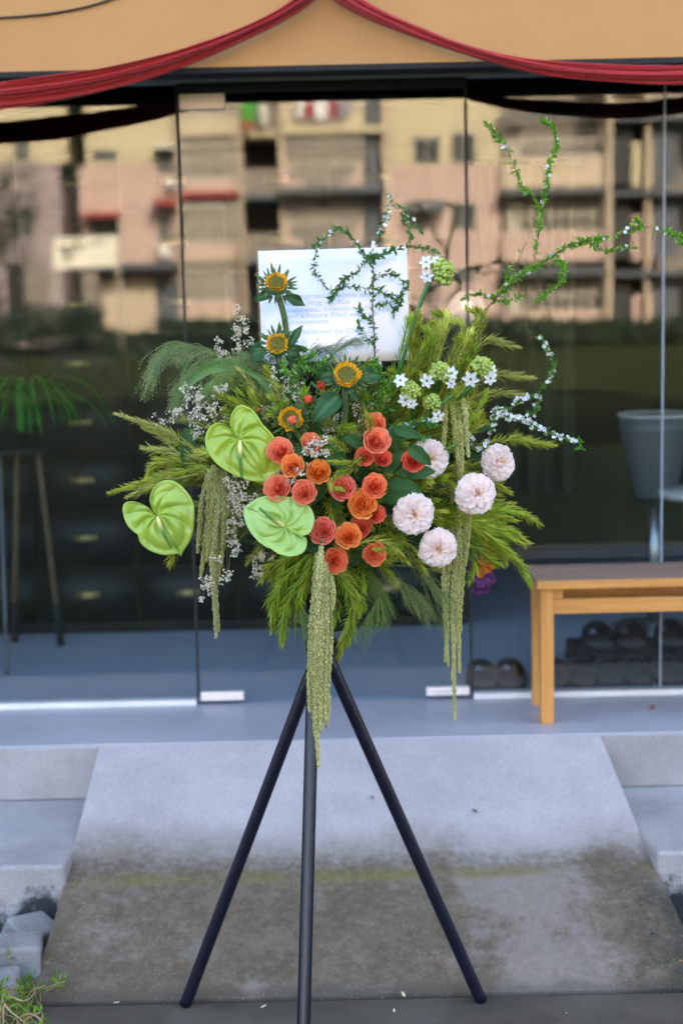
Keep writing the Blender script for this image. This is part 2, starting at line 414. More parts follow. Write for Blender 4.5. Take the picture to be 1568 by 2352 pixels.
for a, b_ in ((-3.38, XL - .012), (XR + .012, 3.38)):
    MB().bb((a, YG - .022, ZP + .001), (b_, YG + .03, ZS)).part('sill', 'white_sill', fr)
for a, b_ in ((-3.38, XL - .009), (XR + .009, XS - .003), (XS + .003, 3.38)):
    MB().bb((a, YG - .005, ZS + .001), (b_, YG + .005, ZH - .001)).part('pane', 'tinted_glass', fr)
for x, wd in ((XL - .0045, .004), (XR + .0045, .004)):
    MB().bb((x - wd, YG - .007, ZS + .001), (x + wd, YG + .007, ZH - .002)).part('edge_seal', 'black_rubber', fr)
mat('clear_edge', (.30, .34, .40), .3, .05, 9)
MB().bb((XS - .0029, YG - .0052, ZS + .002), (XS + .0029, YG + .0052, ZH - .002)).part('pane_joint', 'clear_edge', fr)
door = thing('glass_door', 'frameless glass door with pale metal corner fittings, behind the flower stand', 'door', (XL, YG, ZP))
ZD = ZP + .014
ZDT = atY(784, 207, YG).z
MB().bb((XL + .001, YG - .004, ZD + .001), (XR - .001, YG + .006, ZDT)).part('pane', 'tinted_glass', door)
MB().bb((XL + .001, YG - .02, ZDT + .001), (XR - .001, YG + .03, ZH - .002)).part('top_rail', 'black_rubber', door)
def patch(x0, x1, z0, z1):
    bev(MB().bb((x0, YG - .016, z0), (x1, YG + .018, z1)).part('corner_fitting', 'steel_patch', door), .003)
pw = .147
zb = atY(515, 1588, YG).z
patch(XL + .003, XL + .003 + pw, ZD, zb); patch(XR - .003 - pw, XR - .003, ZD, zb)
patch(XL + .003, XL + .003 + pw, ZDT - .052, ZDT - .001)
MB().bb((XR - .003 - pw * .8, YG - .017, ZD + .012), (XR - pw * .35, YG - .0162, zb - .012)).part('lock_plate', 'aluminium', door)

# ------------------------------------------------------------------ the room behind the glass
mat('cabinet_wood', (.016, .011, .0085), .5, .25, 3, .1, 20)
mat('brass', (.55, .42, .18), .35, .1, 30, metal=.8)
YC = 6.1
cab = thing('drawer_cabinet', 'tall dark brown cabinet of many drawers behind the glass', 'cabinet', (-.6, YC, ZP))
cx1 = atY(1083, 1430, YC).x; cx0 = -3.2; cz1 = 2.35
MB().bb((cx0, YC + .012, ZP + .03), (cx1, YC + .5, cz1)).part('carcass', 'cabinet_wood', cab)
MB().bb((cx0 + .03, YC + .03, ZP), (cx1 - .03, YC + .45, ZP + .03)).part('plinth', 'dark_paint_and_shade', cab)
dw, dh = .415, .2395
xa = atY(310, 1200, YC).x
za = ZP + .045
dm = MB().bb((-dw / 2 + .006, -.006, .006), (dw / 2 - .006, .014, dh - .006)).mesh('drawer', 'cabinet_wood')
hm = MB().bb((-.05, -.012, -.012), (.05, -.0062, .012)); hm.tube([(-.03, -.012, 0), (-.02, -.03, -.006), (.02, -.03, -.006), (.03, -.012, 0)], .004, 6)
hm = hm.mesh('handle', 'brass')
col = -6
while True:
    xc = xa + dw * (col + .5)
    if xc + dw / 2 > cx1 + .01: break
    if xc - dw / 2 > cx0:
        for r in range(8):
            d = child('drawer', dm, cab, Vector((xc, YC, za + r * dh)) - ORG[cab.name])
            child('handle', hm, d, (0, 0, dh * .52))
    col += 1

# right-hand side of the room
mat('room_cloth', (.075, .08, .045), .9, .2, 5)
mat('grey_plastic', (.13, .14, .15), .4, .05)
mat('white_plastic', (.75, .75, .73), .35, .04)
mat('cushion', (.14, .15, .07), .9, .2, 20)
mat('steel', (.5, .52, .55), .3, .05, metal=.9)
YR = 6.9
c = thing('curtain', 'dim olive curtain hanging at the back of the shop on the right', 'curtain', atY(1190, 1130, YR))
def cur(u, v):
    p = atY(1060 + u * 260, 1130, YR); return Vector((p.x, YR + .035 * math.sin(u * 40) + .02 * math.sin(u * 17 + v), p.z + v * 1.5))
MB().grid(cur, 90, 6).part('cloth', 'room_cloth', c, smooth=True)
MB().tube([atY(1040, 1130, YR + .05) + Vector((0, 0, 1.52)), atY(1340, 1130, YR + .05) + Vector((0, 0, 1.52))], .012).part('rail', 'steel', c)
MB().bb((cx1 + .3, 8.0, ZP), (4.1, 8.3, ZP + .55)).solo('low_counter', 'room_cloth', 'low dark counter along the back of the room on the right', 'counter')
YT = 6.0
p = atY(1502, 1300, YT); base = Vector((p.x, YT, ZP))
ch = thing('tub_chair', 'grey bucket shaped tub chair on a single column behind the bench', 'chair', base)
zt = atY(1495, 955, YT).z; zs = atY(1495, 1130, YT).z
cb = Vector((p.x, YT, 0))
MB().lathe([(.075, zs - .02), (.085, zs), (.14, zt - .06), (.148, zt), (.136, zt - .002), (.125, zt - .07), (.08, zs + .03), (0, zs + .03)], cb, 28).part('shell', 'grey_plastic', ch, smooth=True)
MB().lathe([(.148, zt), (.156, zt + .006), (.148, zt + .012), (.138, zt + .004)], cb, 28).part('rim', 'white_plastic', ch, smooth=True)
MB().lathe([(.127, zt - .06), (.11, zt - .02), (.05, zt - .005), (0, zt - .003)], cb, 24).part('cushion', 'cushion', ch, smooth=True)
MB().tube([cb + Vector((0, 0, ZP + .02)), cb + Vector((0, 0, zs - .018))], .026, 14).part('column', 'steel', ch, smooth=True)
MB().lathe([(0, ZP), (.17, ZP), (.17, ZP + .008), (.03, ZP + .022), (0, ZP + .022)], cb, 24).part('foot_plate', 'steel', ch)
YW = 5.75
p = atY(1600, 1125, YW); pw_ = Vector((p.x, YW, 0)); ztab = p.z
tb = thing('round_table', 'white round table inside the glass at the right edge', 'table', Vector((p.x, YW, ZP)))
MB().lathe([(0, ztab - .03), (.14, ztab - .03), (.15, ztab - .018), (.15, ztab - .008), (.14, ztab), (0, ztab)], pw_, 32).part('table_top', 'white_plastic', tb, smooth=True)
MB().tube([pw_ + Vector((0, 0, ZP + .02)), pw_ + Vector((0, 0, ztab - .03))], .022, 12).part('column', 'steel', tb, smooth=True)
MB().lathe([(0, ZP), (.13, ZP), (.13, ZP + .01), (.02, ZP + .02), (0, ZP + .02)], pw_, 24).part('foot_plate', 'steel', tb)

# plant stand at the left of the room
mat('pale_wood', (.16, .10, .05), .6, .2, 15)
mat('palm_leaf', (.035, .26, .015), .55, .25, 20, trans=.3)
YL = 5.8
top = atY(42, 1040, YL); tops_ = [atY(88, 1045, YL), atY(0, 1045, YL), atY(40, 1045, YL + .1)]
ps = thing('plant_stand', 'slim three legged plant stand inside the glass at the left', 'stand', Vector((top.x, YL, ZP)))
f1 = atZ(140, 1482, ZP); f2 = atZ(16, 1548, ZP); f3 = Vector((top.x - .1, 6.0, ZP))
for i, q in enumerate((f1, f2, f3)):
    bev(MB().tube([tops_[i], q + (tops_[i] - q) * .22], .0125 if i != 1 else .0085, 10).part('leg', 'grey_plastic' if i == 1 else 'pale_wood', ps, smooth=True), .001)
    MB().tube([q + (tops_[i] - q) * .22, q], .0165 if i != 1 else .0086, 10).part('leg_sleeve', 'dark_paint_and_shade' if i != 1 else 'grey_plastic', ps, smooth=True)
MB().lathe([(0, top.z), (.12, top.z), (.12, top.z + .02), (0, top.z + .02)], (top.x, YL, 0), 20).part('plate', 'dark_paint_and_shade', ps)
pp = thing('palm_plant', 'bright green grassy palm in a pot on the stand inside the glass', 'plant', Vector((top.x + .04, YL, top.z + .021)))
MB().lathe([(0, 0), (.04, 0), (.055, .06), (.06, .065), (.05, .065), (.045, .055), (0, .055)], ORG[pp.name], 20).part('pot', 'dark_paint_and_shade', pp, smooth=True)
lb = MB()
for i in range(46):
    an = rnd(0, 6.28); L = rnd(.17, .34); o = ORG[pp.name] + Vector((0, 0, .055)); reach = rnd(.08, .3)
    ctrl = [o, o + Vector((math.cos(an) * reach * .4, math.sin(an) * reach * .4, L * .65)), o + Vector((math.cos(an) * reach, math.sin(an) * reach, L * .55)), o + Vector((math.cos(an) * reach * 1.35, math.sin(an) * reach * 1.35, L * .12))]
    pts = curve_pts(ctrl, 9); sd_ = Vector((-math.sin(an), math.cos(an), 0))
    for k in range(8):
        w0, w1 = .010 * math.sin(math.pi * (k + .6) / 9), .010 * math.sin(math.pi * (k + 1.6) / 9.7)
        lb.add([pts[k] - sd_ * w0, pts[k] + sd_ * w0, pts[k + 1] + sd_ * w1, pts[k + 1] - sd_ * w1], [(0, 1, 2, 3)])
lb.part('fronds', 'palm_leaf', pp, smooth=True, kind='stuff')
# frosted globe lamp
def globe_mat():
    mt, t, b = new_mat('frosted_glass'); n, l = t.nodes, t.links
    b.inputs['Base Color'].default_value = (.85, .80, .76, 1); b.inputs['Roughness'].default_value = .3
    tr = n.new('ShaderNodeBsdfTranslucent'); tr.inputs[0].default_value = (.9, .85, .8, 1); tp = n.new('ShaderNodeBsdfTransparent')
    a = n.new('ShaderNodeMixShader'); a.inputs[0].default_value = .5; l.new(b.outputs[0], a.inputs[1]); l.new(tr.outputs[0], a.inputs[2])
    c_ = n.new('ShaderNodeMixShader'); c_.inputs[0].default_value = .42; l.new(a.outputs[0], c_.inputs[1]); l.new(tp.outputs[0], c_.inputs[2])
    l.new(c_.outputs[0], n['Material Output'].inputs['Surface'])
globe_mat()
def bulb_mat():
    mt, t, b = new_mat('bulb_glow'); b.inputs['Emission Color'].default_value = (1, .82, .6, 1); b.inputs['Emission Strength'].default_value = 1.1
YO = 5.5
gp = atY(1072, 708, YO)
gl = thing('globe_lamp', 'round pale glass globe with a small glowing bulb, right of the white card', 'lamp', gp)
MB().lathe([(.066 * math.sin(math.pi * i / 14), -.066 * math.cos(math.pi * i / 14)) for i in range(15)], gp, 26).part('globe', 'frosted_glass', gl, smooth=True)
bulb_mat()
MB().lathe([(.016 * math.sin(math.pi * i / 8), .012 - .016 * math.cos(math.pi * i / 8)) for i in range(9)], gp, 12).part('bulb', 'bulb_glow', gl, smooth=True)
MB().lathe([(.014, .06), (.014, .09), (.004, .1), (0, .1)], gp, 14).part('socket', 'dark_paint_and_shade', gl)
MB().tube([gp + Vector((0, 0, .098)), Vector((gp.x, gp.y, 2.9))], .0022, 6).part('cable', 'black_rubber', gl)

# slippers behind the glass
mat('slipper_felt', (.095, .075, .068), .9, .2, 60, .3, 200)
mat('slipper_dark', (.022, .02, .02), .8, .2, 60)
def slipper(px, pyb, Y, zf, lab, mt='slipper_felt', h=.072, wd=.056):
    q = atY(px, pyb, Y); o = Vector((q.x, Y, zf))
    s = thing('slipper', lab, 'slipper', o, 'slippers left inside the glass')
    sole = [(math.cos(a) * wd * (1 - .12 * math.sin(a)), math.sin(a) * .13 + .12) for a in [2 * math.pi * i / 24 for i in range(24)]]
    n = len(sole)
    MB().add([o + Vector((x, y, 0)) for x, y in sole] + [o + Vector((x, y, .014)) for x, y in sole],
             [tuple(range(n - 1, -1, -1)), tuple(range(n, 2 * n))] + [(i, (i + 1) % n, n + (i + 1) % n, n + i) for i in range(n)]).part('sole', 'slipper_dark', s)
    def up(u, v):
        a = math.pi * u; y = .085 + v * .15; ww = wd * (.98 if v < .45 else math.cos((v - .45) / .55 * 1.45) ** .7)
        hh = h * (1.0 - .12 * v if v < .4 else .952 * math.cos((v - .4) / .6 * 1.4) ** .6)
        return o + Vector((math.cos(a) * ww, y, .013 + math.sin(a) ** .7 * hh))
    MB().grid(up, 15, 9).part('upper', mt, s, smooth=True)
    n_ = [(math.cos(a) * wd * .86 * (1 - .12 * math.sin(a)), math.sin(a) * .115 + .12) for a in [2 * math.pi * i / 20 for i in range(20)]]
    MB().add([o + Vector((x, y, .0165)) for x, y in n_], [tuple(range(20))]).part('insole', 'slipper_insole', s)
mat('slipper_insole', (.15, .12, .105), .9, .2, 40)
zf = ZP - .003
rack_y = 5.28
names = [('first slipper from the left on the floor behind the glass', 1113, 0), ('second slipper from the left, just left of the bench leg', 1180, 0),
         ('slipper half hidden behind the bench leg on the floor', 1282, 0), ('slipper in the front row just right of the bench leg', 1345, 0),
         ('slipper in the middle of the front row under the bench', 1410, 0), ('slipper in the front row left of the glass joint', 1473, 0), ('slipper in the front row at the right edge', 1548, 0)]
for lab, px, _ in names:
    slipper(px, 1588, 5.06, zf, lab)
bev(MB().bb((atY(1320, 1540, rack_y + .02).x, rack_y - .01, zf), (atY(1600, 1540, rack_y).x, rack_y + .26, zf + .075)).solo('shoe_rack', 'slipper_dark', 'low dark shoe rack behind the front row of slippers', 'rack'), .006)
for lab, px in (('dark slipper on the rack, left of its pair', 1386), ('dark slipper on the rack, right of its pair', 1462), ('dark slipper on the rack at the right edge of the photo', 1556)):
    slipper(px, 1530, rack_y, zf + .076, lab, 'slipper_dark', .078, .058)

# ------------------------------------------------------------------ the block of flats behind the viewer (seen mirrored in the glass)
mat('yellow_render', (.54, .455, .29), .85, .06, .6)
mat('pink_render', (.52, .37, .31), .85, .06, .6)
mat('shaded_render', (.33, .26, .26), .85, .08, .6)  # shade on the left wing's lower wall put into the colour
mat('cream_render', (.54, .43, .31), .85, .08, .6)
mat('opening_shade', (.02, .02, .018), .6, .3)  # near-black tone paints the shade in the gap, recess and doorways
mat('window_glass', (.05, .06, .06), .2, .1)
mat('grey_ledge', (.10, .11, .12), .8, .1)
mat('red_awning', (.30, .05, .04), .8, .1)
mat('grille', (.52, .46, .37), .7, .1)
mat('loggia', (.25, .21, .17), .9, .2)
mat('ac_white', (.6, .58, .52), .6, .05)
mat('laundry', (1, 1, 1), .9, .1, attr=True)
flats = thing('apartment_block', 'yellow and pink block of flats mirrored in the shop glass', 'building', Vector((0, 2 * YG - YV, 0)))
def fb(x0, y0, x1, y1, o0, o1, name, mt, parent=flats):
    p = [atR(x0, (y0 + y1) / 2), atR(x1, (y0 + y1) / 2), atR((x0 + x1) / 2, y0), atR((x0 + x1) / 2, y1)]
    yb = 2 * YG - YV
    return MB().bb((p[0].x, yb + o0, p[2].z), (p[1].x, yb + o1, p[3].z)).part(name, mt, parent)
YB = 800
def wall(x0, x1, o=0.0, lower='pink_render', split=378):
    fb(x0, -60, x1, split, -3, o, 'wall', 'yellow_render'); fb(x0, split + .2, x1, YB, -3, o + .002, 'wall', lower)
def win(x0, y0, x1, y1, o=0.0):
    f = fb(x0 - 3, y0 - 3, x1 + 3, y1 + 3, o - .1, o + .06, 'window', 'grille'); 
    fb(x0, y0, (x0 + x1) / 2 - 1.5, y1, o, o + .075, 'pane', 'window_glass', f); fb((x0 + x1) / 2 + 1.5, y0, x1, y1, o, o + .075, 'pane', 'window_glass', f)
def awn(x0, x1, y0, y1, o, mt):
    a, b_ = atR(x0, y0), atR(x1, y0); z1 = atR(x0, y1).z; yb = 2 * YG - YV
    MB().add([(a.x, yb + o, a.z), (b_.x, yb + o, a.z), (b_.x, yb + o + .9, z1 + .05), (a.x, yb + o + .9, z1 + .05),
              (a.x, yb + o, a.z - .12), (b_.x, yb + o, a.z - .12), (b_.x, yb + o + .9, z1 - .05), (a.x, yb + o + .9, z1 - .05)],
             [(0, 1, 2, 3), (7, 6, 5, 4), (0, 3, 7, 4), (1, 5, 6, 2), (3, 2, 6, 7)]).part('awning', mt, flats)
def bars(x0, x1, y0, y1, o, n, mt='grille'):
    mb = MB(); yb = 2 * YG - YV
    for i in range(n + 1):
        x = x0 + (x1 - x0) * i / n; a, b_ = atR(x, y0), atR(x, y1)
        mb.box(((a.x + b_.x) / 2, yb + o, (a.z + b_.z) / 2), (.13, .06, abs(a.z - b_.z)))
    for y in (y0, (y0 + y1) / 2, y1):
        a, b_ = atR(x0, y), atR(x1, y); mb.box(((a.x + b_.x) / 2, yb + o, (a.z + b_.z) / 2), (abs(b_.x - a.x), .062, .07))
    mb.part('grille', mt, flats)
# left wing, dark gap, block A
fb(-400, -60, 148, 380, -3, .3, 'wall', 'yellow_render'); fb(-400, 380.2, 148, YB, -3, .302, 'wall', 'shaded_render')
win(38, 312, 70, 366, .3); win(32, 482, 78, 540, .3); fb(24, 605, 62, 752, .2, .36, 'door', 'opening_shade'); fb(62.5, 605, 112, 752, .2, .37, 'door', 'loggia')
fb(148.2, -60, 187.8, YB, -3, -2.2, 'gap_wall', 'opening_shade')
wall(188, 412)
win(214, 345, 268, 366); win(364, 350, 396, 394); fb(360, 334, 402, 344, 0, .7, 'hood', 'ac_white')
awn(195, 280, 486, 500, 0, 'red_awning'); win(214, 503, 274, 548); awn(357, 412, 455, 472, 0, 'red_awning'); win(366, 496, 394, 552)
fb(370, 562, 396, 592, .01, .5, 'air_conditioner', 'ac_white'); fb(384, 408, 404, 432, .01, .4, 'air_conditioner', 'ac_white')
fb(205, 606, 412, 620, 0, 1.6, 'ledge', 'grey_ledge'); fb(205, 621, 240, 790, .01, 1.5, 'lean_to_wall', 'loggia'); fb(241, 640, 362, 790, .01, .5, 'lean_to_wall', 'cream_render')
fb(363, 640, 412, 745, .01, .2, 'door', 'grey_ledge')
# block B, balconies with grilles
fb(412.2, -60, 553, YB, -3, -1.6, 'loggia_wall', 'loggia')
for (yt, yb_) in ((208, 300), (318, 440), (462, 588), (604, 720)):
    fb(412.4, yb_, 548, yb_ + 14, -1.59, .35, 'slab', 'cream_render' if yb_ != 440 else 'red_awning')
    fb(412.6, yb_ - 26, 547, yb_ - .3, .1, .3, 'parapet', 'yellow_render' if yb_ < 320 else 'pink_render')
    bars(418, 542, yt + 8, yb_ - 28, .24, 8)
fb(548.2, -60, 556, YB, -1.6, .4, 'column', 'cream_render'); fb(407, -60, 413, YB, -1.0, .41, 'column', 'cream_render')
# recess with laundry
fb(556.2, -60, 641, YB, -3, -2.0, 'loggia_wall', 'opening_shade')
for yb_ in (300, 444, 592):
    fb(556.4, yb_, 640.8, yb_ + 14, -1.99, .2, 'slab', 'grey_ledge' if yb_ != 300 else 'yellow_render'); bars(558, 639, yb_ - 55, yb_ - 1, .1, 10, 'loggia')
fb(562, 386, 592, 412, -1, -.4, 'air_conditioner', 'ac_white')
# block C, balconies with rounded grilles
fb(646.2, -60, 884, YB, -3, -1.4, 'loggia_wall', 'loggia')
for k, (yt, yb_) in enumerate(((205, 292), (316, 432), (458, 566), (590, 720))):
    fb(646.4, yb_, 883.6, yb_ + 16, -1.39, .5 if k == 0 else 1.2, 'slab', 'grey_ledge' if k else 'yellow_render')
    bars(652, 830, yt, yb_ - 1, .26, 11)
    # pink haunches of the arch
    for sgn, xa_ in ((1, 650), (-1, 832)):
        a = atR(xa_, yb_ - 1); pts = [(0, 0), (1.0, 0), (.55, .25), (.25, .65), (.08, 1.2), (0, 1.5)]
        mb = MB(); yb = 2 * YG - YV; n = len(pts)
        mb.add([(a.x + sgn * x, yb + .32, a.z + z) for x, z in pts] + [(a.x + sgn * x, yb + .1, a.z + z) for x, z in pts],
               [tuple(range(n)), tuple(range(2 * n - 1, n - 1, -1))] + [(i, (i + 1) % n, n + (i + 1) % n, n + i) for i in range(n)])
        mb.part('arch_haunch', 'pink_render' if k else 'yellow_render', flats)
    fb(840, yt + 4, 868, yb_ - 1, -.2, .1, 'shutter', 'grey_ledge')
fb(641.2, -60, 649, YB, -1.4, .4, 'column', 'cream_render'); fb(878, -60, 894, YB, -1.4, .1, 'wall', 'cream_render')
# block D, plain wall
wall(894.2, 1150, 0)
for x0, y0, x1, y1 in ((953, 316, 1008, 370), (1040, 306, 1090, 370), (1040, 466, 1090, 522), (1040, 622, 1088, 645)): win(x0, y0, x1, y1)
awn(938, 1022, 460, 486, 0, 'grey_ledge')
for x in (985, 1003): fb(x - 2, 600, x + 2, 785, .05, .15, 'pipe', 'grey_ledge')
# block E, loggias
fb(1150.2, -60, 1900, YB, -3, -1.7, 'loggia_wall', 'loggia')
for k, y in enumerate((262, 432, 616)):
    awn(1148, 1388, y, y + 16, .0, 'grey_ledge'); fb(1401, y + 2, 1900, y + 14, -1.69, .6, 'slab', 'grey_ledge')
    fb(1150.4, y + 100, 1388, y + 168, .0, .25, 'parapet', 'pink_render' if k else 'cream_render')
    bars(1172, 1380, y + 22, y + 98, .1, 9, 'grille'); fb(1160, y + 22, 1196, y + 99, -.4, 0, 'shutter', 'grille')
    fb(1402, y + 30, 1450, y + 160, -.5, -.1, 'door', 'opening_shade'); fb(1500, y + 20, 1560, y + 160, -.5, -.1, 'shutter', 'grey_ledge')
    fb(1452, y + 60, 1498, y + 165, -.6, -.05, 'wall', 'pink_render' if k else 'yellow_render')
fb(1388.2, -60, 1401, YB, -1.7, .5, 'column', 'cream_render'); fb(1480, -60, 1490, YB, -1.7, .3, 'column', 'cream_render')
fb(1402, 240, 1478, 262, .2, .7, 'parapet', 'yellow_render')
fb(-400, -66, 1900, -60.5, -4, .6, 'roof_slab', 'grey_ledge')
# laundry hung out
def cloth(x0, y0, x1, y1, colr, lab, o=.6):
    a = atR(x0, y0); b_ = atR(x1, y1); yb = 2 * YG - YV
    def fn(u, v): return Vector((a.x + (b_.x - a.x) * u, yb + o + .08 * math.sin(u * 9), a.z + (b_.z - a.z) * v))
    MB().grid(fn, 10, 4, lambda u, v: colr).solo('laundry', 'laundry', lab, 'laundry', 'washing on the balconies', smooth=True)
cloth(556, 236, 590, 280, (.08, .35, .05), 'bright green cloth hung on a balcony, mirrored high in the glass door')
cloth(596, 240, 618, 290, (.6, .58, .5), 'pale cloth hung beside the green one, mirrored in the glass door')
cloth(558, 282, 582, 298, (.5, .12, .06), 'small orange cloth below the green one, mirrored in the glass door')
cloth(680, 232, 698, 275, (.7, .68, .66), 'white shirt at the left of the mirrored washing line')
cloth(702, 234, 716, 274, (.5, .05, .08), 'red shirt on the mirrored washing line')
cloth(722, 232, 752, 278, (.75, .74, .72), 'wide white sheet on the mirrored washing line')
cloth(756, 234, 774, 272, (.35, .04, .1), 'maroon shirt on the mirrored washing line')
cloth(780, 234, 800, 270, (.3, .3, .36), 'grey shirt at the right of the mirrored washing line')
# banner on its posts
bn = atR(195, 580, 6.0)
def bnr(x, y, o=6.0): return atR(x, y, o)
mat('banner_vinyl', (.80, .74, .60), .6, .04, 2)
mat('banner_print', (.16, .15, .12), .7, .3, 2)
ba = thing('banner', 'white printed banner on two posts, mirrored low at the left of the glass', 'banner', Vector((bn.x, bn.y, 0)))
q = [bnr(122, 546), bnr(268, 540), bnr(268, 612), bnr(122, 618)]
yb = q[0].y
def bf(u, v):
    p = q[0].lerp(q[1], u).lerp(q[3].lerp(q[2], u), v); return Vector((p.x, yb + .06 * math.sin(u * 7 + v), p.z))
bs = MB().grid(bf, 14, 6).part('sheet', 'banner_vinyl', ba, smooth=True)
for (u0, v0, u1, v1) in ((.12, .3, .34, .42), (.3, .25, .5, .36), (.18, .45, .3, .7), (.62, .14, .76, .26), (.2, .14, .48, .2)):
    MB().grid(lambda u, v: bf(u0 + (u1 - u0) * u, v0 + (v1 - v0) * v) + Vector((0, .012, .02 * math.sin(9 * u))), 6, 3).part('print', 'banner_print', bs)
for k in (0, 1):
    MB().tube([Vector((q[k].x, yb - .05, q[k].z + .1)), Vector((q[k].x, yb - .05, -.1))], .04, 8).part('post', 'grille', ba)
# trees and hedge beyond the viewer
mat('tree_leaf', (.022, .045, .018), .7, .3, 3, trans=.2)
mat('bark', (.07, .05, .035), .9, .2, 10)
def tree(base, h, rx, lab, n=900):
    t = thing('tree', lab, 'tree', base, 'trees in front of the flats')
    tops = []
    mb = MB(); mb.tube(curve_pts([base - Vector((0, 0, .1)), base + Vector((.1, 0, h * .3)), base + Vector((-.05, .1, h * .62))], 7), [.2, .18, .16, .14, .12, .1, .07], 9)
    for i in range(7):
        a = i * .9 + rnd(0, .5); e = base + Vector((math.cos(a) * rx * .7, math.sin(a) * rx * .7, h * rnd(.6, .95)))
        mb.tube(curve_pts([base + Vector((0, 0, h * .5)), base.lerp(e, .6) + Vector((0, 0, h * .25)), e], 5), [.09, .07, .05, .035, .02], 6); tops.append(e)
    mb.part('trunk', 'bark', t, smooth=True)
    lf = MB()
    for i in range(n):
        c_ = random.choice(tops); d = rvec(); p = c_ + Vector((d.x * rx * .45, d.y * rx * .45, d.z * h * .16))
        lf.leaf(p, rvec(), rvec(), rnd(.18, .34), rnd(.08, .15))
    lf.part('crown', 'tree_leaf', t, smooth=True)
b0 = atR(-6, 770, 6); tree(Vector((b0.x, b0.y, 0)), 6.4, 1.5, 'dark tree at the left edge of the mirrored yard')
b0 = atR(168, 770, -.8); tree(Vector((b0.x, b0.y, 0)), 12.5, .8, 'dark tall tree in the gap between the mirrored walls', 1500)
hb = MB()
for i in range(8000):
    x = rnd(-60, 1700); y = rnd(738, 800) + (30 if 230 < x < 360 else 0) - (rnd(0, 40) if x < 230 else 0)
    p = atR(x, y, rnd(2, 8)); p.z = max(p.z, .02)
    hb.leaf(p, rvec(), rvec(), rnd(.2, .5), rnd(.1, .2))
hb.solo('hedge', 'tree_leaf', 'low dark green hedge along the foot of the mirrored flats', 'hedge', kind='stuff', smooth=True)

# ------------------------------------------------------------------ red swags on the fascia
def drape_mat():
    mt, t, b = new_mat('red_voile'); n, l = t.nodes, t.links
    b.inputs['Base Color'].default_value = (.56, .020, .025, 1); b.inputs['Roughness'].default_value = .6
    b.inputs['Sheen Weight'].default_value = .3
    tr = n.new('ShaderNodeBsdfTranslucent'); tr.inputs[0].default_value = (.4, .02, .02, 1)
    mx = n.new('ShaderNodeMixShader'); mx.inputs[0].default_value = .25; l.new(b.outputs[0], mx.inputs[1]); l.new(tr.outputs[0], mx.inputs[2])
    l.new(mx.outputs[0], n['Material Output'].inputs['Surface'])
drape_mat()
def swag(up, lo, lab):
    A = curve_pts([atY(x, y, YF - .045) for x, y in up], 60); B = curve_pts([atY(x, y, YF - .045) for x, y in lo], 60)
    ph = [rnd(0, 6) for _ in range(6)]
    def fn(u, v):
        i = u * 59; k = min(int(i), 58); f = i - k
        a, b_ = A[k].lerp(A[k + 1], f), B[k].lerp(B[k + 1], f)
        p = a.lerp(b_, v)
        w_ = .012 * math.sin(v * 17 + ph[0] + 2.4 * math.sin(u * 4 + ph[1]) + 3 * u) + .008 * math.sin(v * 29 + ph[2] + 5 * u + 1.5 * math.sin(9 * u))
        return p + Vector((0, -abs(w_) * 1.6 - .018 * math.sin(math.pi * v), 0))
    o = MB().grid(fn, 90, 46).solo('red_swag', 'red_voile', lab, 'drape', 'swags over the shop front', smooth=True)
    md = o.modifiers.new('solid', 'SOLIDIFY'); md.thickness = .003
swag([(745, -60), (640, 26), (470, 100), (240, 158), (0, 192), (-200, 205), (-500, 190)], [(785, -70), (700, 20), (540, 105), (400, 165), (220, 215), (0, 252), (-200, 265), (-500, 235)], 'red voile swag sagging to the left over the tan wall')
swag([(765, -70), (835, 2), (960, 62), (1140, 124), (1340, 148), (1568, 152), (1800, 120), (2000, 60)], [(725, -60), (775, 5), (900, 66), (1080, 128), (1280, 178), (1568, 194), (1800, 165), (2000, 100)], 'red voile swag sagging to the right over the tan wall')
MB().tube(curve_pts([atY(-60, 42, YF - .006), atY(0, 40, YF - .006), atY(110, 31, YF - .006), atY(210, 12, YF - .006), atY(290, -16, YF - .006)], 20), .0035, 6).solo('cable', 'dark_paint_and_shade', 'thin dark cable curving across the top left of the tan wall', 'cable', smooth=True)

# ------------------------------------------------------------------ bench
def wood_mat(name, c0, c1, scale=(1.5, 30, 30)):
    mt, t, b = new_mat(name); n, l = t.nodes, t.links
    tc = n.new('ShaderNodeTexCoord'); mp = n.new('ShaderNodeMapping'); mp.inputs['Scale'].default_value = scale; l.new(tc.outputs['Object'], mp.inputs[0])
    a = n.new('ShaderNodeTexNoise'); a.inputs['Scale'].default_value = 1.5; a.inputs['Detail'].default_value = 6; a.inputs['Distortion'].default_value = .6; l.new(mp.outputs[0], a.inputs['Vector'])
    cr = n.new('ShaderNodeValToRGB'); cr.color_ramp.elements[0].position = .35; cr.color_ramp.elements[0].color = (*c0, 1); cr.color_ramp.elements[1].position = .65; cr.color_ramp.elements[1].color = (*c1, 1)
    l.new(a.outputs['Fac'], cr.inputs[0]); l.new(cr.outputs[0], b.inputs['Base Color']); b.inputs['Roughness'].default_value = .5
wood_mat('bench_leg_wood', (.50, .21, .045), (.66, .31, .075), (30, 30, 1.5))
wood_mat('bench_rail_wood', (.50, .21, .045), (.66, .31, .075))
wood_mat('bench_top_wood', (.22, .13, .085), (.31, .19, .125))
yf_ = 4.655
lf0 = atZ(1255, 1660, ZP); yf_ = lf0.y
xb = lf0.x; lw_ = .042
ztop = atY(1300, 1332, yf_ - .02).z
bt = thing('bench', 'plain orange wooden bench on the porch in front of the glass', 'bench', Vector((xb, yf_, ZP)))
yb0, yb1 = yf_ - .024, YG - .06
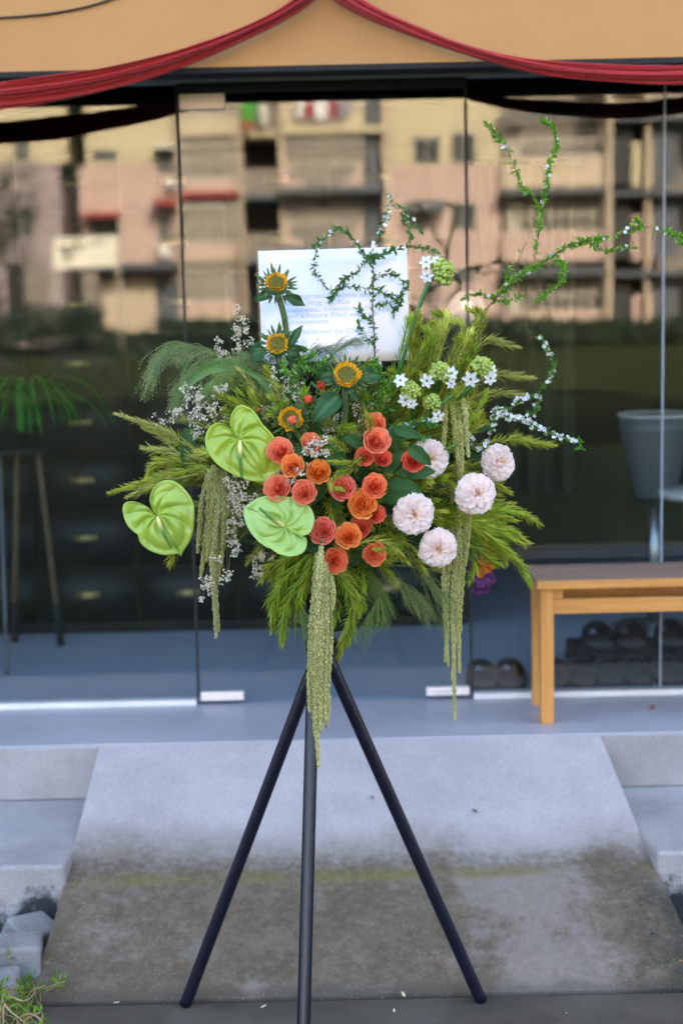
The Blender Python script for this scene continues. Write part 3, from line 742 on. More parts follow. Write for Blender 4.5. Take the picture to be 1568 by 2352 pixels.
for (x, y) in ((xb, yf_), (xb + .004, yb1 - .03), (xb + 1.1, yf_), (xb + 1.1, yb1 - .03)):
    bev(MB().bb((x - lw_ / 2, y - lw_ / 2, ZP), (x + lw_ / 2, y + lw_ / 2, ztop - .026)).part('leg', 'bench_leg_wood', bt), .003)
for k in range(3):
    w_ = (yb1 - yb0) / 3
    bev(MB().bb((xb - .034, yb0 + k * w_ + .0015, ztop - .025), (xb + 1.15, yb0 + (k + 1) * w_ - .0015, ztop)).part('slat', 'bench_top_wood' if k else 'bench_top_wood', bt), .003)
bev(MB().bb((xb - .034, yb0 - .0125, ztop - .027), (xb + 1.15, yb0 - .0005, ztop - .001)).part('front_edge', 'bench_rail_wood', bt), .002)
zr = atY(1400, 1372, yf_).z; zr2 = atY(1400, 1406, yf_).z
for y in (yf_, yb1 - .03):
    bev(MB().bb((xb + lw_ / 2 + .001, y - .012, zr2), (xb + 1.1 - lw_ / 2, y + .012, zr)).part('rail', 'bench_rail_wood', bt), .002)
bev(MB().bb((xb - .012, yf_ + lw_ / 2 + .001, zr2 + .01), (xb + .012, yb1 - .052, zr + .016)).part('rail', 'bench_rail_wood', bt), .002)
bev(MB().bb((xb + lw_ / 2 + .0012, yf_ - .011, zr + .001), (xb + lw_ / 2 + .03, yf_ + .011, ztop - .028)).part('corner_block', 'bench_rail_wood', bt), .002)

# ------------------------------------------------------------------ rubble, weeds and litter on the ground
def block(cx, cy, Z, size, rz, lab, tilt=0):
    p = atZ(cx, cy, Z); mb = MB(); rot = Euler((tilt, tilt * .6, rz)).to_matrix()
    o = mb.box(Vector((p.x, p.y, Z + size[2] / 2)), size, rot).solo('concrete_block', 'block_stone', lab, 'block', 'rubble left of the ramp', origin=Vector((p.x, p.y, Z)))
    for v in o.data.vertices: v.co += rvec() * .006
    bev(o, .012, 3)
block(20, 2262, -.01, (.18, .12, .12), .1, 'grey concrete block at the left edge, behind the smaller one')
block(70, 2190, -.012, (.14, .10, .09), .9, 'broken concrete lump leaning against the ramp flank', .35)
block(-6, 2318, -.01, (.12, .10, .09), .05, 'smaller concrete block in front, cut by the left edge')
weed_g = mat('weed_leaf', (.12, .26, .03), .6, .3, 30, trans=.3, attr=True)
wd = thing('weed', 'leggy green weed with pale stems at the bottom left of the ramp', 'weed', atZ(40, 2350, 0))
st, lv = MB(), MB()
for i in range(40):
    a = atZ(rnd(-30, 95), rnd(2250, 2385), 0); a.z = -.005
    h = rnd(.03, .13); e = a + Vector((rnd(-.06, .07), rnd(-.05, .05), h)); m1 = a.lerp(e, .5) + Vector((rnd(-.04, .04), rnd(-.04, .02), rnd(0, .03)))
    pts = curve_pts([a, m1, e], 8); st.tube(pts, .0016, 5)
    for k in range(16):
        p = pts[rnd(0, 1) > .35 and random.randint(4, 7) or random.randint(1, 7)]
        g_ = rnd(.7, 1.3); cc = (.10 * g_, .24 * g_, .02)
        lv.needle(p, rvec() + Vector((0, 0, .5)), rvec(), rnd(.014, .032), rnd(.004, .008), .3, cc, (.2 * g_, .32 * g_, .03))
mat('weed_stem', (.36, .26, .13), .7, .2)
for q in ([(0, 2330), (15, 2290), (55, 2300), (80, 2280), (72, 2250)], [(8, 2352), (10, 2310), (30, 2270), (48, 2285)], [(60, 2352), (20, 2320), (5, 2290), (25, 2262), (50, 2268)], [(40, 2340), (70, 2330), (95, 2345), (98, 2362)]):
    pts = [atZ(x, y, .05 + .05 * math.sin(i)) for i, (x, y) in enumerate(q)]; st.tube(curve_pts(pts, 20), .0022, 6)
st.part('stems', 'weed_stem', wd, smooth=True); lv.part('leaves', 'weed_leaf', wd, kind='stuff')
mat('fallen_brown', (.24, .10, .04), .8, .2, 40); mat('fallen_green', (.10, .16, .04), .7, .2, 40); mat('petal_bit', (.62, .56, .36), .7, .1); mat('fallen_orange', (.6, .2, .02), .7, .1)
mat('fallen_dark', (.05, .05, .04), .8, .2)
def litter(px, py, Z, L, W, mt, lab, n_=None, name='fallen_leaf'):
    p = atZ(px, py, Z); a = rnd(0, 6.28)
    MB().leaf(p + Vector((0, 0, .004)), Vector((math.cos(a), math.sin(a) * .6, .04)), Vector((0, 0, 1)), L, W, -.25).solo(name, mt, lab, 'leaf', smooth=True)
litter(1493, 1634, ZP, .04, .02, 'fallen_brown', 'curled brown leaf on the porch right of the bench leg')
def rz_at(py):   # height of the ramp surface under a pixel row
    for i in range(200):
        y = YJ + (YP - YJ) * i / 199; z = (y - YJ) / (YK - YJ) * ZK if y < YK else ZK + (y - YK) / (YP - YK) * (ZP - ZK)
        d = ray(784, py); zz = HC + d.z / d.y * y
        if zz <= z: return z
    return ZP
litter(350, 1833, rz_at(1833), .03, .014, 'fallen_green', 'small green leaf on the pale upper ramp, left side')
litter(1097, 1870, rz_at(1880), .022, .012, 'fallen_dark', 'tiny dark leaf on the pale upper ramp, right side')
litter(1560, 2208, rz_at(2215), .04, .008, 'fallen_orange', 'orange petal in the dark corner at the right edge', name='fallen_petal')
litter(860, 1838, rz_at(1838), .018, .01, 'fallen_dark', 'tiny dark speck of leaf by the right stand leg')
for i, (x, y, L) in enumerate(((275, 2305, .03), (597, 2320, .02), (930, 2295, .022), (905, 2330, .014), (1300, 2330, .012))):
    litter(x, y, .008, L, L * .4, 'petal_bit', ('cream shred of petal on the ramp foot, nearest the weeds', 'cream shred of petal on the joint between the left and middle stand legs', 'cream shred of petal on the pavement left of the right stand leg', 'smaller cream shred on the pavement below the joint, middle right', 'tiny cream speck on the pavement right of the stand')[i], name='petal_shred')

# ------------------------------------------------------------------ the flower stand
mat('black_lacquer', (.005, .006, .016), .30, .3, 40, .12, 60, spec=.5)
apex = atY(738, 1500, 3.44)
fl, frr = atZ(424, 2312, .0), atZ(1106, 2302, .0)
ff = atZ(693, 2500, .0)
std = thing('flower_stand', 'black lacquered three legged stand carrying the flower arrangement', 'stand', Vector((apex.x, apex.y, 0)))
def legto(foot, off, over, r):
    a = apex + Vector(off); d = (a - foot).normalized()
    MB().tube([foot + Vector((0, 0, .004)) + d * .0, foot + d * .02, a, a + d * over], [r * .97, r, r, r], 16).part('leg', 'black_lacquer', std, smooth=True)
legto(fl, (-.005, .02, 0), .1, .0155); legto(frr, (.012, -.012, .0), .1, .0155); legto(ff, (-.018, -.035, .0), .08, .0155)
MB().lathe([(.034, -.01), (.04, 0), (.04, .03), (.03, .04)], apex, 20).part('collar', 'black_lacquer', std, smooth=True)
MB().lathe([(0, .055), (.03, .06), (.06, .16), (.062, .17), (.05, .17), (.02, .07), (0, .07)], apex, 26).part('holder_bowl', 'black_lacquer', std, smooth=True)
CORE = Vector((apex.x + .02, 3.52, 1.12))
mat('floral_foam', (.012, .03, .012), .95, .3, 60, .8, 80)
def foam(u, v):
    a = 2 * math.pi * u; b_ = math.pi * (v - .5); r = 1 + .06 * math.sin(5 * a) * math.cos(b_)
    return CORE + Vector((math.cos(a) * math.cos(b_) * .13 * r, math.sin(a) * math.cos(b_) * .11 * r, math.sin(b_) * .17))
MB().grid(foam, 25, 13).solo('floral_foam', 'floral_foam', 'dark green foam core hidden inside the flower arrangement', 'foam', smooth=True)

def sy(px, py):
    d2 = ((px - 735) / 1040) ** 2 + ((py - 1130) / 1040) ** 2
    return 3.20 + .27 * min(1.5, d2 / .16)
def S(px, py, dy=0.0):
    return atY(px, py, sy(px, py) + dy)
def facing(p, out=.55, up=.12):
    o = p - Vector((CORE.x, CORE.y, CORE.z)); o.y = 0
    return (Vector((0, -1, up)) + o * out * 1.6).normalized()
def frame(n, roll=0.0):
    n = n.normalized(); q = n.to_track_quat('Z', 'Y').to_matrix()
    return q @ Matrix.Rotation(roll, 3, 'Z')
def sstep(a, b_, x):
    x = max(0, min(1, (x - a) / (b_ - a))); return x * x * (3 - 2 * x)
def mixv(a, b_, t): return tuple(x + (y - x) * t for x, y in zip(a, b_))

mat('petal', (1, 1, 1), .5, .05, 30, attr=True, trans=.40, spec=.25)
mat('stem_green', (.05, .14, .025), .5, .2, 30)
mat('sepal', (.05, .12, .03), .6, .2, 30)
mat('rose_leaf', (.022, .088, .012), .5, .22, 25, .2, 60, trans=.15, spec=.3)

# --- roses
ROSE = {   # heart, rim
    'coral': ((1.0, .50, .21), (1.0, .24, .18)), 'pink': ((1.0, .38, .22), (.95, .20, .21)),
    'orange': ((1.0, .52, .05), (1.0, .29, .05)), 'gold': ((1.0, .48, .03), (1.0, .34, .02)),
    'red': ((1.0, .25, .09), (.95, .10, .075)), 'redorange': ((1.0, .42, .12), (1.0, .21, .09))}
RINGS = [(.10, .58, 3, 1.5), (.25, .58, 4, 1.15), (.42, .53, 5, .95), (.60, .42, 6, .82), (.78, .25, 7, .72), (.95, .02, 7, .66)]
PET = {}
def petal_mesh(typ, k, var, closed=0.0):
    key = (typ, k, var, closed)
    if key in PET: return PET[key]
    R, z, cnt, hw = RINGS[k]; c0, c1 = ROSE[typ]
    R *= (1 - .55 * closed); z = z + closed * .5
    rs = random.Random(hash((k, var, 'p')) & 0xffff if False else k * 31 + var * 7 + 3)
    ph = rs.uniform(0, 6); tip = rs.uniform(.02, .09); nu, nv = 9, 6
    def fn(u, v):
        q = u * 2 - 1
        vv = v * (1 - .20 * abs(q) ** 3 + tip * (1 - abs(q)) ** 2)
        P0, P1, P2, P3 = (.03, -.55), (R * .85, -.5), (R * (1.02 if k else 1.5), z * .55 - .05), (R * (1.0 if k else .25), z)
        t = min(vv, 1.0); a = 1 - t
        rho = a**3 * P0[0] + 3 * a * a * t * P1[0] + 3 * a * t * t * P2[0] + t**3 * P3[0]
        zz = a**3 * P0[1] + 3 * a * a * t * P1[1] + 3 * a * t * t * P2[1] + t**3 * P3[1]
        ov = max(0, vv - .80)
        flare = (0.05 + .50 * (k / 6.0)) * (1 - closed)
        rho += ov * flare * 1.0; zz += ov * (.25 - .45 * k / 6.0)
        rho *= 1 + .10 * q * (1 if k else .3) + .03 * math.sin(5 * q + ph) * v
        zz += .025 * math.sin(4 * q + ph) * v
        az = q * hw * (.45 + .55 * v ** .5)
        return Vector((rho * math.cos(az), rho * math.sin(az), zz))
    def cf(u, v):
        q = abs(u * 2 - 1); t = sstep(.72, 1.02, v + .06 * q)
        deep = (c1[0] * .82, c1[1] * .52, c1[2] * .34); lite = mixv(c0, (1, .74, .46), .42); deep = deep if k > 1 else mixv(deep, c0, .5); inner = mixv(deep, lite, sstep(.55, .88, v)); return mixv(inner, c1, t * .75)  # petal bases darkened to paint crevice shade, rims kept light
    PET[key] = MB().grid(fn, nu, nv, cf).mesh('petal', 'petal'); return PET[key]
SEPAL = None
def rose(px, py, r, typ, lab, dy=0.0, n=None, closed=0.0, group='spray roses in the arrangement', out=.55, stem=True):
    p = S(px, py, dy) ; rad = r / 1040 * (p.y / 3.2) * .92
    n = n.normalized() if n is not None else facing(p, out)
    n = (n + rvec() * .10).normalized()
    M = frame(n, rnd(0, 6.28))
    t = thing('rose', lab, 'rose', p, group, M)
    ks = range(6) if closed < .5 else range(1, 5)
    for k in ks:
        R, z, cnt, hw = RINGS[k]; off = rnd(0, 6.28)
        if closed >= .5: cnt = max(3, cnt - 2)
        for i in range(cnt):
            s = rad * rnd(.94, 1.05)
            child('petal', petal_mesh(typ, k, i % 3, closed), t, (0, 0, 0), (rnd(-.05, .05), rnd(-.05, .05), off + 2 * math.pi * i / cnt + rnd(-.12, .12)), (s, s, s * rnd(.9, 1.08)))
    lo = MB()
    lo.lathe([(0, -.50 * rad), (.16 * rad, -.55 * rad), (.2 * rad, -.7 * rad), (.1 * rad, -.85 * rad), (.03 * rad, -.9 * rad)], (0, 0, 0), 10)
    for i in range(5):
        a = i * 1.2566; lo.leaf(Vector((math.cos(a) * .15, math.sin(a) * .15, -.58)) * rad, Vector((math.cos(a), math.sin(a), -.1)), Vector((0, 0, 1)), rad * .8, rad * .28, .1)
    lo.part('calyx', 'sepal', t, smooth=True, local=True)
    if stem:
        e = M.inverted() @ (CORE + rvec() * .05 - p)
        MB().tube(curve_pts([Vector((0, 0, -.85 * rad)), Vector((0, 0, -.85 * rad - .07)), e], 8), .0022, 6).part('stem', 'stem_green', t, smooth=True, local=True)
    return t
ROSES = [
 (643, 1035, 32, 'coral', 'coral rose overlapping the right edge of the upper left anthurium', -.01),
 (671, 1069, 28, 'orange', 'bright orange rose with pink rim between two coral roses at left', -.03),
 (732, 1082, 30, 'gold', 'golden orange rose, upper of the golden ones, left of the middle', -.01),
 (635, 1120, 32, 'coral', 'coral rose just above the lower middle anthurium, leftmost of its row', -.02),
 (698, 1131, 30, 'coral', 'coral rose with an open heart touching the top of the lower anthurium', -.02),
 (785, 1119, 32, 'pink', 'dusky pink rose half veiled by green needles in the middle', .0),
 (860, 1115, 30, 'redorange', 'coral orange rose just above the big golden one, right of middle', -.03),
 (832, 1157, 36, 'gold', 'largest golden orange rose, right of the middle', -.02),
 (864, 1181, 23, 'red', 'small red coral rose tucked under the large golden one', .0),
 (740, 1219, 32, 'pink', 'dusky pink coral rose right of the lower anthurium', -.02),
 (799, 1230, 32, 'orange', 'vivid orange rose beside the dusky pink one in the lower row', -.03),
 (826, 1212, 26, 'red', 'red rose half hidden behind the vivid orange one', .03),
 (771, 1289, 31, 'redorange', 'lowest rose, coral orange, above the hanging amaranth', -.02),
 (861, 1273, 28, 'redorange', 'orange red rose at the lower right with green needles over it', -.01),
 (866, 1011, 32, 'coral', 'large coral rose on top of a cluster of three, upper middle', -.03),
 (837, 1048, 23, 'red', 'lower left red rose of the upper middle cluster', .0),
 (880, 1052, 21, 'red', 'lower right red rose of the upper middle cluster', .0),
 (862, 970, 24, 'redorange', 'orange coral rose peeping out above the upper middle cluster', .04),
 (949, 1058, 28, 'red', 'deep coral red rose overlapping a pale carnation at right', -.04),
 (714, 1018, 26, 'redorange', 'coral rose half hidden by white sprigs near the half open sunflower', .04)]
for (x, y, r, ty, lab, dy) in ROSES: rose(x, y, r, ty, lab, dy)
rose(735, 886, 18, 'red', 'small coral bud, upper of the pair left of the central sunflower', .02, Vector((.25, -.9, .35)), .55)
rose(711, 917, 18, 'red', 'small pink red bud, lower of the pair left of the central sunflower', .02, Vector((-.65, -.65, .2)), .55)
rose(672, 968, 19, 'coral', 'pink rosebud standing in front of a sunflower', -.07, Vector((-.1, -.75, .65)), .6)
rose(594, 943, 9, 'gold', 'tiny orange bud between white sprigs above the upper anthurium', .05, Vector((.1, -.9, .2)), .55)

# --- carnations
mat('carnation_petal', (1, 1, 1), .6, .03, 30, attr=True, trans=.5, spec=.2)
CAR = {}
def car_petal(k, var):
    if (k, var) in CAR: return CAR[(k, var)]
    al = R_([6, 22, 40, 58, 76, 94][k]); rs = random.Random(k * 17 + var); ph = rs.uniform(0, 6)
    L = [.78, .86, .93, .98, 1.0, 1.0][k]; W = [.36, .42, .46, .50, .54, .56][k]
    d = Vector((math.sin(al), 0, math.cos(al))); nn = Vector((math.cos(al), 0, -math.sin(al))); tt = Vector((0, 1, 0))
    nu, nv = 13, 5; ser = [rs.uniform(-.06, .0) if i % 2 else rs.uniform(.0, .03) for i in range(nu)]; fr = [rs.uniform(-1, 1) for i in range(nu)]
    def fn(u, v):
        i = round(u * (nu - 1)); q = u * 2 - 1
        v2 = v * (1 - .22 * q * q) + ser[i] * (v > .9)
        rf = (.12 * math.sin(6.5 * q + ph) + .05 * fr[i]) * v ** 2.2
        return Vector((0, 0, -.32)) + d * (L * v2 * 1.02) + tt * (q * W * v ** .8) + nn * (rf + .26 * v * v)
    def cf(u, v): 
        return mixv(mixv((1.0, .76, .50), (1.0, .83, .70), k / 5), (1.0, .92, .895), sstep(.30 - .05 * k, .9, v))
    CAR[(k, var)] = MB().grid(fn, nu, nv, cf).mesh('petal', 'carnation_petal'); return CAR[(k, var)]
def carnation(px, py, rx, lab, dy, n):
    p = S(px, py, dy); rad = rx / 1040 * (p.y / 3.2) * .97
    M = frame(n, rnd(0, 6)); t = thing('carnation', lab, 'carnation', p, 'pale pink carnations', M)
    for k, cnt in enumerate((5, 10, 13, 15, 16, 14)):
        off = rnd(0, 6)
        for i in range(cnt):
            s = rad * rnd(.90, 1.07)
            child('petal', car_petal(k, i % 3), t, (0, 0, 0), (rnd(-.13, .13), rnd(-.13, .13), off + 2 * math.pi * i / cnt + rnd(-.2, .2)), (s, s, s * .9))
    MB().lathe([(.28 * rad, -.25 * rad), (.24 * rad, -.6 * rad), (.17 * rad, -.95 * rad), (.04 * rad, -1.05 * rad)], (0, 0, 0), 12).part('calyx', 'stem_green', t, smooth=True, local=True)
    e = M.inverted() @ (CORE + Vector((.06, -.02, 0)) - p)
    MB().tube(curve_pts([Vector((0, 0, -1.0 * rad)), Vector((0, 0, -1.0 * rad - .08)), e], 8), .003, 7).part('stem', 'stem_green', t, smooth=True, local=True)
V3 = Vector
carnation(990, 1053, 43, 'pale pink carnation partly behind a deep coral rose', .03, V3((.3, -1, .05)))
carnation(1152, 1062, 41, 'pale pink carnation furthest to the right', -.06, V3((.75, -1, .1)))
carnation(1098, 1134, 45, 'pale pink carnation right of middle, below the one furthest right', -.10, V3((.4, -1, .1)))
carnation(952, 1183, 46, 'pale pink carnation furthest to the left and lower middle', -.04, V3((.15, -1, 0)))
carnation(1008, 1263, 44, 'lowest pale pink carnation, beside the right hanging amaranth', -.08, V3((.2, -1, -.2)))

# --- anthuriums
def anth_mat():
    mt, t, b = new_mat('anthurium_green'); n, l = t.nodes, t.links
    at = n.new('ShaderNodeAttribute'); at.attribute_name = 'col'; l.new(at.outputs['Color'], b.inputs['Base Color'])
    b.inputs['Roughness'].default_value = .27; b.inputs['Specular IOR Level'].default_value = .55; b.inputs['Coat Weight'].default_value = .15; b.inputs['Coat Roughness'].default_value = .15
    tr = n.new('ShaderNodeBsdfTranslucent'); l.new(at.outputs['Color'], tr.inputs[0])
    mx = n.new('ShaderNodeMixShader'); mx.inputs[0].default_value = .18; l.new(b.outputs[0], mx.inputs[1]); l.new(tr.outputs[0], mx.inputs[2])
    l.new(mx.outputs[0], n['Material Output'].inputs['Surface'])
anth_mat()
mat('spadix', (1, 1, 1), .6, .1, 200, .6, 300, attr=True)
def resample(poly, n):
    pts = [Vector((x, y)) for x, y in poly]; pts.append(pts[0]); 
    cr = curve_pts([Vector((p.x, p.y, 0)) for p in pts], 400); ln = [0]
    for a, b_ in zip(cr, cr[1:]): ln.append(ln[-1] + (b_ - a).length)
    out = []; j = 0
    for i in range(n):
        s = ln[-1] * i / n
        while ln[j + 1] < s: j += 1
        out.append(cr[j].lerp(cr[j + 1], (s - ln[j]) / max(1e-6, ln[j + 1] - ln[j])))
    return out
def anthurium(poly, att, spad, Y, lab, tint, tilt, vein, stem_to=None):
    """poly: outline in picture units starting at the notch; att: where the spadix sits; spad: its tip."""
    o = atY(*att, Y); t = thing('anthurium', lab, 'anthurium', o, 'green anthuriums')
    out = resample(poly, 160); NR = 28
    k = atY(att[0] + 100, att[1], Y) - o; sx_ = k.length / 100
    tipi = max(range(160), key=lambda i: (Vector((out[i].x - att[0], out[i].y - att[1]))).length * 0 + ((out[i].x - att[0]) * vein[0] + (out[i].y - att[1]) * vein[1]))
    tdir = Vector((out[tipi].x - att[0], out[tipi].y - att[1])).normalized(); tper = Vector((-tdir.y, tdir.x))
    mb = MB(); vs = []; cs = []
    rmax = max((Vector((q.x - att[0], q.y - att[1]))).length for q in out)
    def zdisp(dx, dy_, f):
        r = Vector((dx, dy_)).length / rmax
        a = Vector((dx, dy_)).dot(tdir); s = Vector((dx, dy_)).dot(tper)
        th = math.atan2(s, a)                      # 0 towards the tip
        ph = abs(th) * 4.6 + 3.0 * math.log(.22 + r)           # veins fan out and sweep round to the rim
        rid = 1 - abs(math.sin(ph)) ** .55                       # sharp sunken vein lines
        ph2 = abs(th) * 2.2 + 7.5 * r
        q = .6 * rid + .4 * (1 - abs(math.sin(ph2)) ** .7)
        env = min(1, f * 4) * min(1, (1 - f) * 5 + .12)
        mid = math.exp(-(s / (rmax * .035)) ** 2) * (1 if a > 0 else 0)
        return (-q * .0125 * env - .006 * mid * env), max(rid * .55, mid) * env
    for j in range(NR + 1):
        f = j / NR
        for i in range(160):
            dx, dy_ = (out[i].x - att[0]) * f, (out[i].y - att[1]) * f
            dz, vn = zdisp(dx, dy_, f)
            rr = Vector((dx, dy_)).length / rmax
            bow = .012 * math.sin(min(1, rr) * math.pi) - .020 * rr * rr + .012 * math.exp(-((f - .97) / .05) ** 2) * .35
            P = o + Vector((dx * sx_, 0, -dy_ * sx_)); 
            P.y -= (dz + bow) + 0
            P.y += tilt[0] * dx * sx_ + tilt[1] * (-dy_) * sx_
            vs.append(P); g_ = 1 + .12 * math.sin(i * .21) * f
            cs.append(mixv(mixv(tint[0], tint[1], sstep(.1, .95, rr)), tint[2], vn * .5))
    fs = [(j * 160 + i, j * 160 + (i + 1) % 160, (j + 1) * 160 + (i + 1) % 160, (j + 1) * 160 + i) for j in range(NR) for i in range(160)]
    mb.add(vs, fs, cs); ob = mb.part('spathe', 'anthurium_green', t, smooth=True)
    b_ = atY(*att, Y); e = atY(*spad, Y - .02); 
    pts = curve_pts([b_ + Vector((0, -.004, 0)), b_.lerp(e, .4) + Vector((0, -.022, 0)), e + Vector((0, -.012, 0))], 16)
    rr = [.0030 + .0022 * min(1, i / 2.5) - .0028 * (i / 15) ** 2 for i in range(16)]
    cc = [mixv((.80, .70, .26), (.09, .22, .02), sstep(.22, .62, i / 15)) for i in range(16)]
    MB().tube(pts, rr, 10, cc).part('spadix', 'spadix', t, smooth=True)
    MB().tube(curve_pts([b_ + Vector((0, .004, 0)), b_ + Vector((0, .05, -.01)), CORE], 10), .0035, 7).part('stem', 'stem_green', t, smooth=True)
def z1p(l): return [(230.9 + x * .2945, 824.5 + y * .2945) for x, y in l]
def z2p(l): return [(560.7 + x * .2945, 824.5 + y * .2945) for x, y in l]
A1 = z1p([(1068, 612), (1030, 560), (1012, 490), (1030, 420), (1080, 365), (1150, 375), (1215, 430), (1268, 512), (1330, 580), (1372, 650), (1405, 740), (1420, 830), (1385, 900), (1290, 958), (1180, 952), (1100, 925), (1010, 880), (925, 825), (858, 750), (820, 660), (825, 580), (860, 520), (920, 493), (990, 515), (1040, 568)])
A2 = z1p([(436, 1222), (402, 1150), (390, 1080), (420, 1008), (480, 958), (540, 948), (610, 975), (680, 1040), (725, 1120), (736, 1200), (730, 1290), (716, 1360), (690, 1430), (640, 1500), (613, 1552), (600, 1526), (540, 1531), (460, 1529), (370, 1490), (305, 1432), (286, 1366), (262, 1348), (210, 1300), (176, 1225), (170, 1150), (200, 1115), (260, 1107), (330, 1125), (392, 1165)])
A3 = z2p([(335, 1318), (430, 1368), (500, 1362), (540, 1300), (545, 1230), (512, 1162), (430, 1102), (330, 1080), (220, 1074), (130, 1085), (55, 1125), (-4, 1172), (4, 1265), (60, 1360), (150, 1440), (215, 1470), (270, 1508), (350, 1526), (420, 1520), (468, 1490), (487, 1432), (478, 1388), (430, 1376)])
G1 = ((.32, .45, .030), (.36, .49, .045), (.46, .56, .10))
G3 = ((.33, .51, .08), (.36, .55, .13), (.48, .64, .22))
G2 = ((.34, .50, .045), (.37, .52, .07), (.48, .61, .14))
anthurium(A1, (551, 1012), (556, 1098), 3.235, 'upper green anthurium with its right lobe behind the coral roses', G1, (.05, .25), (.3, 1))
anthurium(A2, (362, 1187), (394, 1256), 3.30, 'lower left green anthurium at the outer edge of the arrangement', G2, (-.1, .1), (.65, 1))
anthurium(A3, (652, 1208), (596, 1165), 3.17, 'lower middle green anthurium lying almost flat with its tip to the left', G3, (.0, .42), (-1, -.35))

# --- sunflowers
mat('sun_disc', (1, 1, 1), .8, .25, 300, 1.0, 350, attr=True)
mat('sun_ray', (1, 1, 1), .5, .1, 60, attr=True, trans=.2)
mat('bract', (1, 1, 1), .6, .2, 40, attr=True, trans=.15)
def sunflower(px, py, r, n, lab, Y, stem_ctrl, ray_in=.62, leaves=(), rs=1.0):
    p = atY(px, py, Y); M = frame(n, rnd(0, 6)); rad = r / 1040 * (Y / 3.2)
    t = thing('sunflower', lab, 'sunflower', p, 'half open sunflowers', M)
    dr = ray_in * .70
    prof = [(0, .07), (dr * .35, .085), (dr * .75, .10), (dr * 1.0, .06), (dr * 1.1, -.05)]
    mb = MB(); seg = 24; vs = []; cs = []
    for i, (a, z) in enumerate(prof):
        for k in range(seg):
            an = 6.2832 * k / seg; vs.append(Vector((a * math.cos(an), a * math.sin(an), z + rnd(-.012, .012))) * rad)
            cs.append(mixv((.16, .17, .02), (.28, .17, .01), (i / 4) ** 1.5))
    mb.add(vs, [(i * seg + k, i * seg + (k + 1) % seg, (i + 1) * seg + (k + 1) % seg, (i + 1) * seg + k) for i in range(4) for k in range(seg)], cs)
    disc = mb.part('disc', 'sun_disc', t, smooth=True, local=True)
    fl_ = MB()
    for k in range(90):
        a = dr * math.sqrt(rnd(.1, 1)); an = rnd(0, 6.28); tt_ = a / dr
        fl_.blob(Vector((a * math.cos(an), a * math.sin(an), .10 + .02 * tt_)) * rad, .032 * rad, mixv((.22, .24, .03), (.46, .26, .015), tt_ ** 2), 1.4)
    fl_.part('florets', 'sun_disc', disc, local=True, kind='stuff')
    def rp(L, W, curl, c0, c1):
        def fn(u, v):
            q = u * 2 - 1; w_ = W * (math.sin(math.pi * min(1, .18 + v * .82)) ** .8)
            return Vector((L * v * math.cos(curl * v), q * w_, L * math.sin(curl * v) * v + .12 * W * q * q)) * rad
        return MB().grid(fn, 5, 5, lambda u, v: mixv(c0, c1, v))
    rm = rp(.28, .10, .6, (.80, .34, .004), (1.0, .60, .01)).mesh('ray_petal', 'sun_ray')
    for ring in range(2):
        for i in range(22):
            an = 6.2832 * (i + .5 * ring) / 22 + rnd(-.06, .06); s = rnd(.85, 1.15) * rs
            child('ray_petal', rm, t, Vector((math.cos(an), math.sin(an), 0)) * (dr * (.97 - .12 * ring)) * rad + Vector((0, 0, (.02 + .05 * ring) * rad)), (rnd(-.2, .2), rnd(-.5, .1) - .25 * ring, an), (s, s, s))
    bm1 = MB().leaf(Vector(), Vector((1, 0, .12)), Vector((0, 0, 1)), .60 * rad, .15 * rad, -.34, (.025, .06, .010), (.10, .19, .03)).mesh('bract', 'bract')
    bm2 = MB().leaf(Vector(), Vector((1, 0, -.2)), Vector((0, 0, 1)), .46 * rad, .15 * rad, .25, (.03, .06, .02), (.07, .13, .045)).mesh('bract', 'bract')
    for ring, bm_, cnt in ((0, bm1, 22), (1, bm2, 20)):
        for i in range(cnt):
            an = 6.2832 * (i + .5 * ring) / cnt + rnd(-.1, .1); s = rnd(.75, 1.2)
            child('bract', bm_, t, Vector((math.cos(an), math.sin(an), 0)) * ray_in * .84 * rad + Vector((0, 0, (-.12 - .1 * ring) * rad)), (rnd(-.3, .3), rnd(-.35, .15), an), (s, s, s))
    MB().lathe([(dr * 1.1 * rad, -.04 * rad), (ray_in * .9 * rad, -.1 * rad), (ray_in * .88 * rad, -.28 * rad), (.4 * rad, -.45 * rad), (.13 * rad, -.52 * rad)], (0, 0, 0), 20).part('receptacle', 'sepal', t, smooth=True, local=True)
    inv = M.inverted()
    pts = curve_pts([Vector((0, 0, -.45 * rad))] + [inv @ (q - p) for q in stem_ctrl], 12)
    MB().tube(pts, .0062 * (r / 40), 9).part('stem', 'sun_stem', t, smooth=True, local=True)
    for (bx, by, ex, ey, wd_, yy) in leaves:
        a, b_ = inv @ (atY(bx, by, Y) - p), inv @ (atY(ex, ey, Y + yy) - p)
        L = (b_ - a).length
        def lf(u, v):
            q = u * 2 - 1; w_ = wd_ / 1040 * (math.sin(math.pi * (v ** .75)) ** .8 + .02)
            side = (b_ - a).normalized().cross(inv @ Vector((0, -1, .3))).normalized(); up_ = side.cross((b_ - a).normalized())
            return a.lerp(b_, v) + side * (q * w_) + up_ * (abs(q) * w_ * .35 + .12 * L * math.sin(v * 3.0) + .006 * math.sin(9 * v) * q)
        MB().grid(lf, 7, 9, lambda u, v: (.03, .095, .03) if abs(u - .5) > .05 else (.08, .16, .06)).part('leaf', 'sun_leaf', t, smooth=True, local=True)
mat('sun_stem', (.11, .17, .055), .6, .2, 40)
mat('sun_leaf', (1, 1, 1), .6, .2, 30, .3, 80, attr=True, trans=.15, spec=.25)
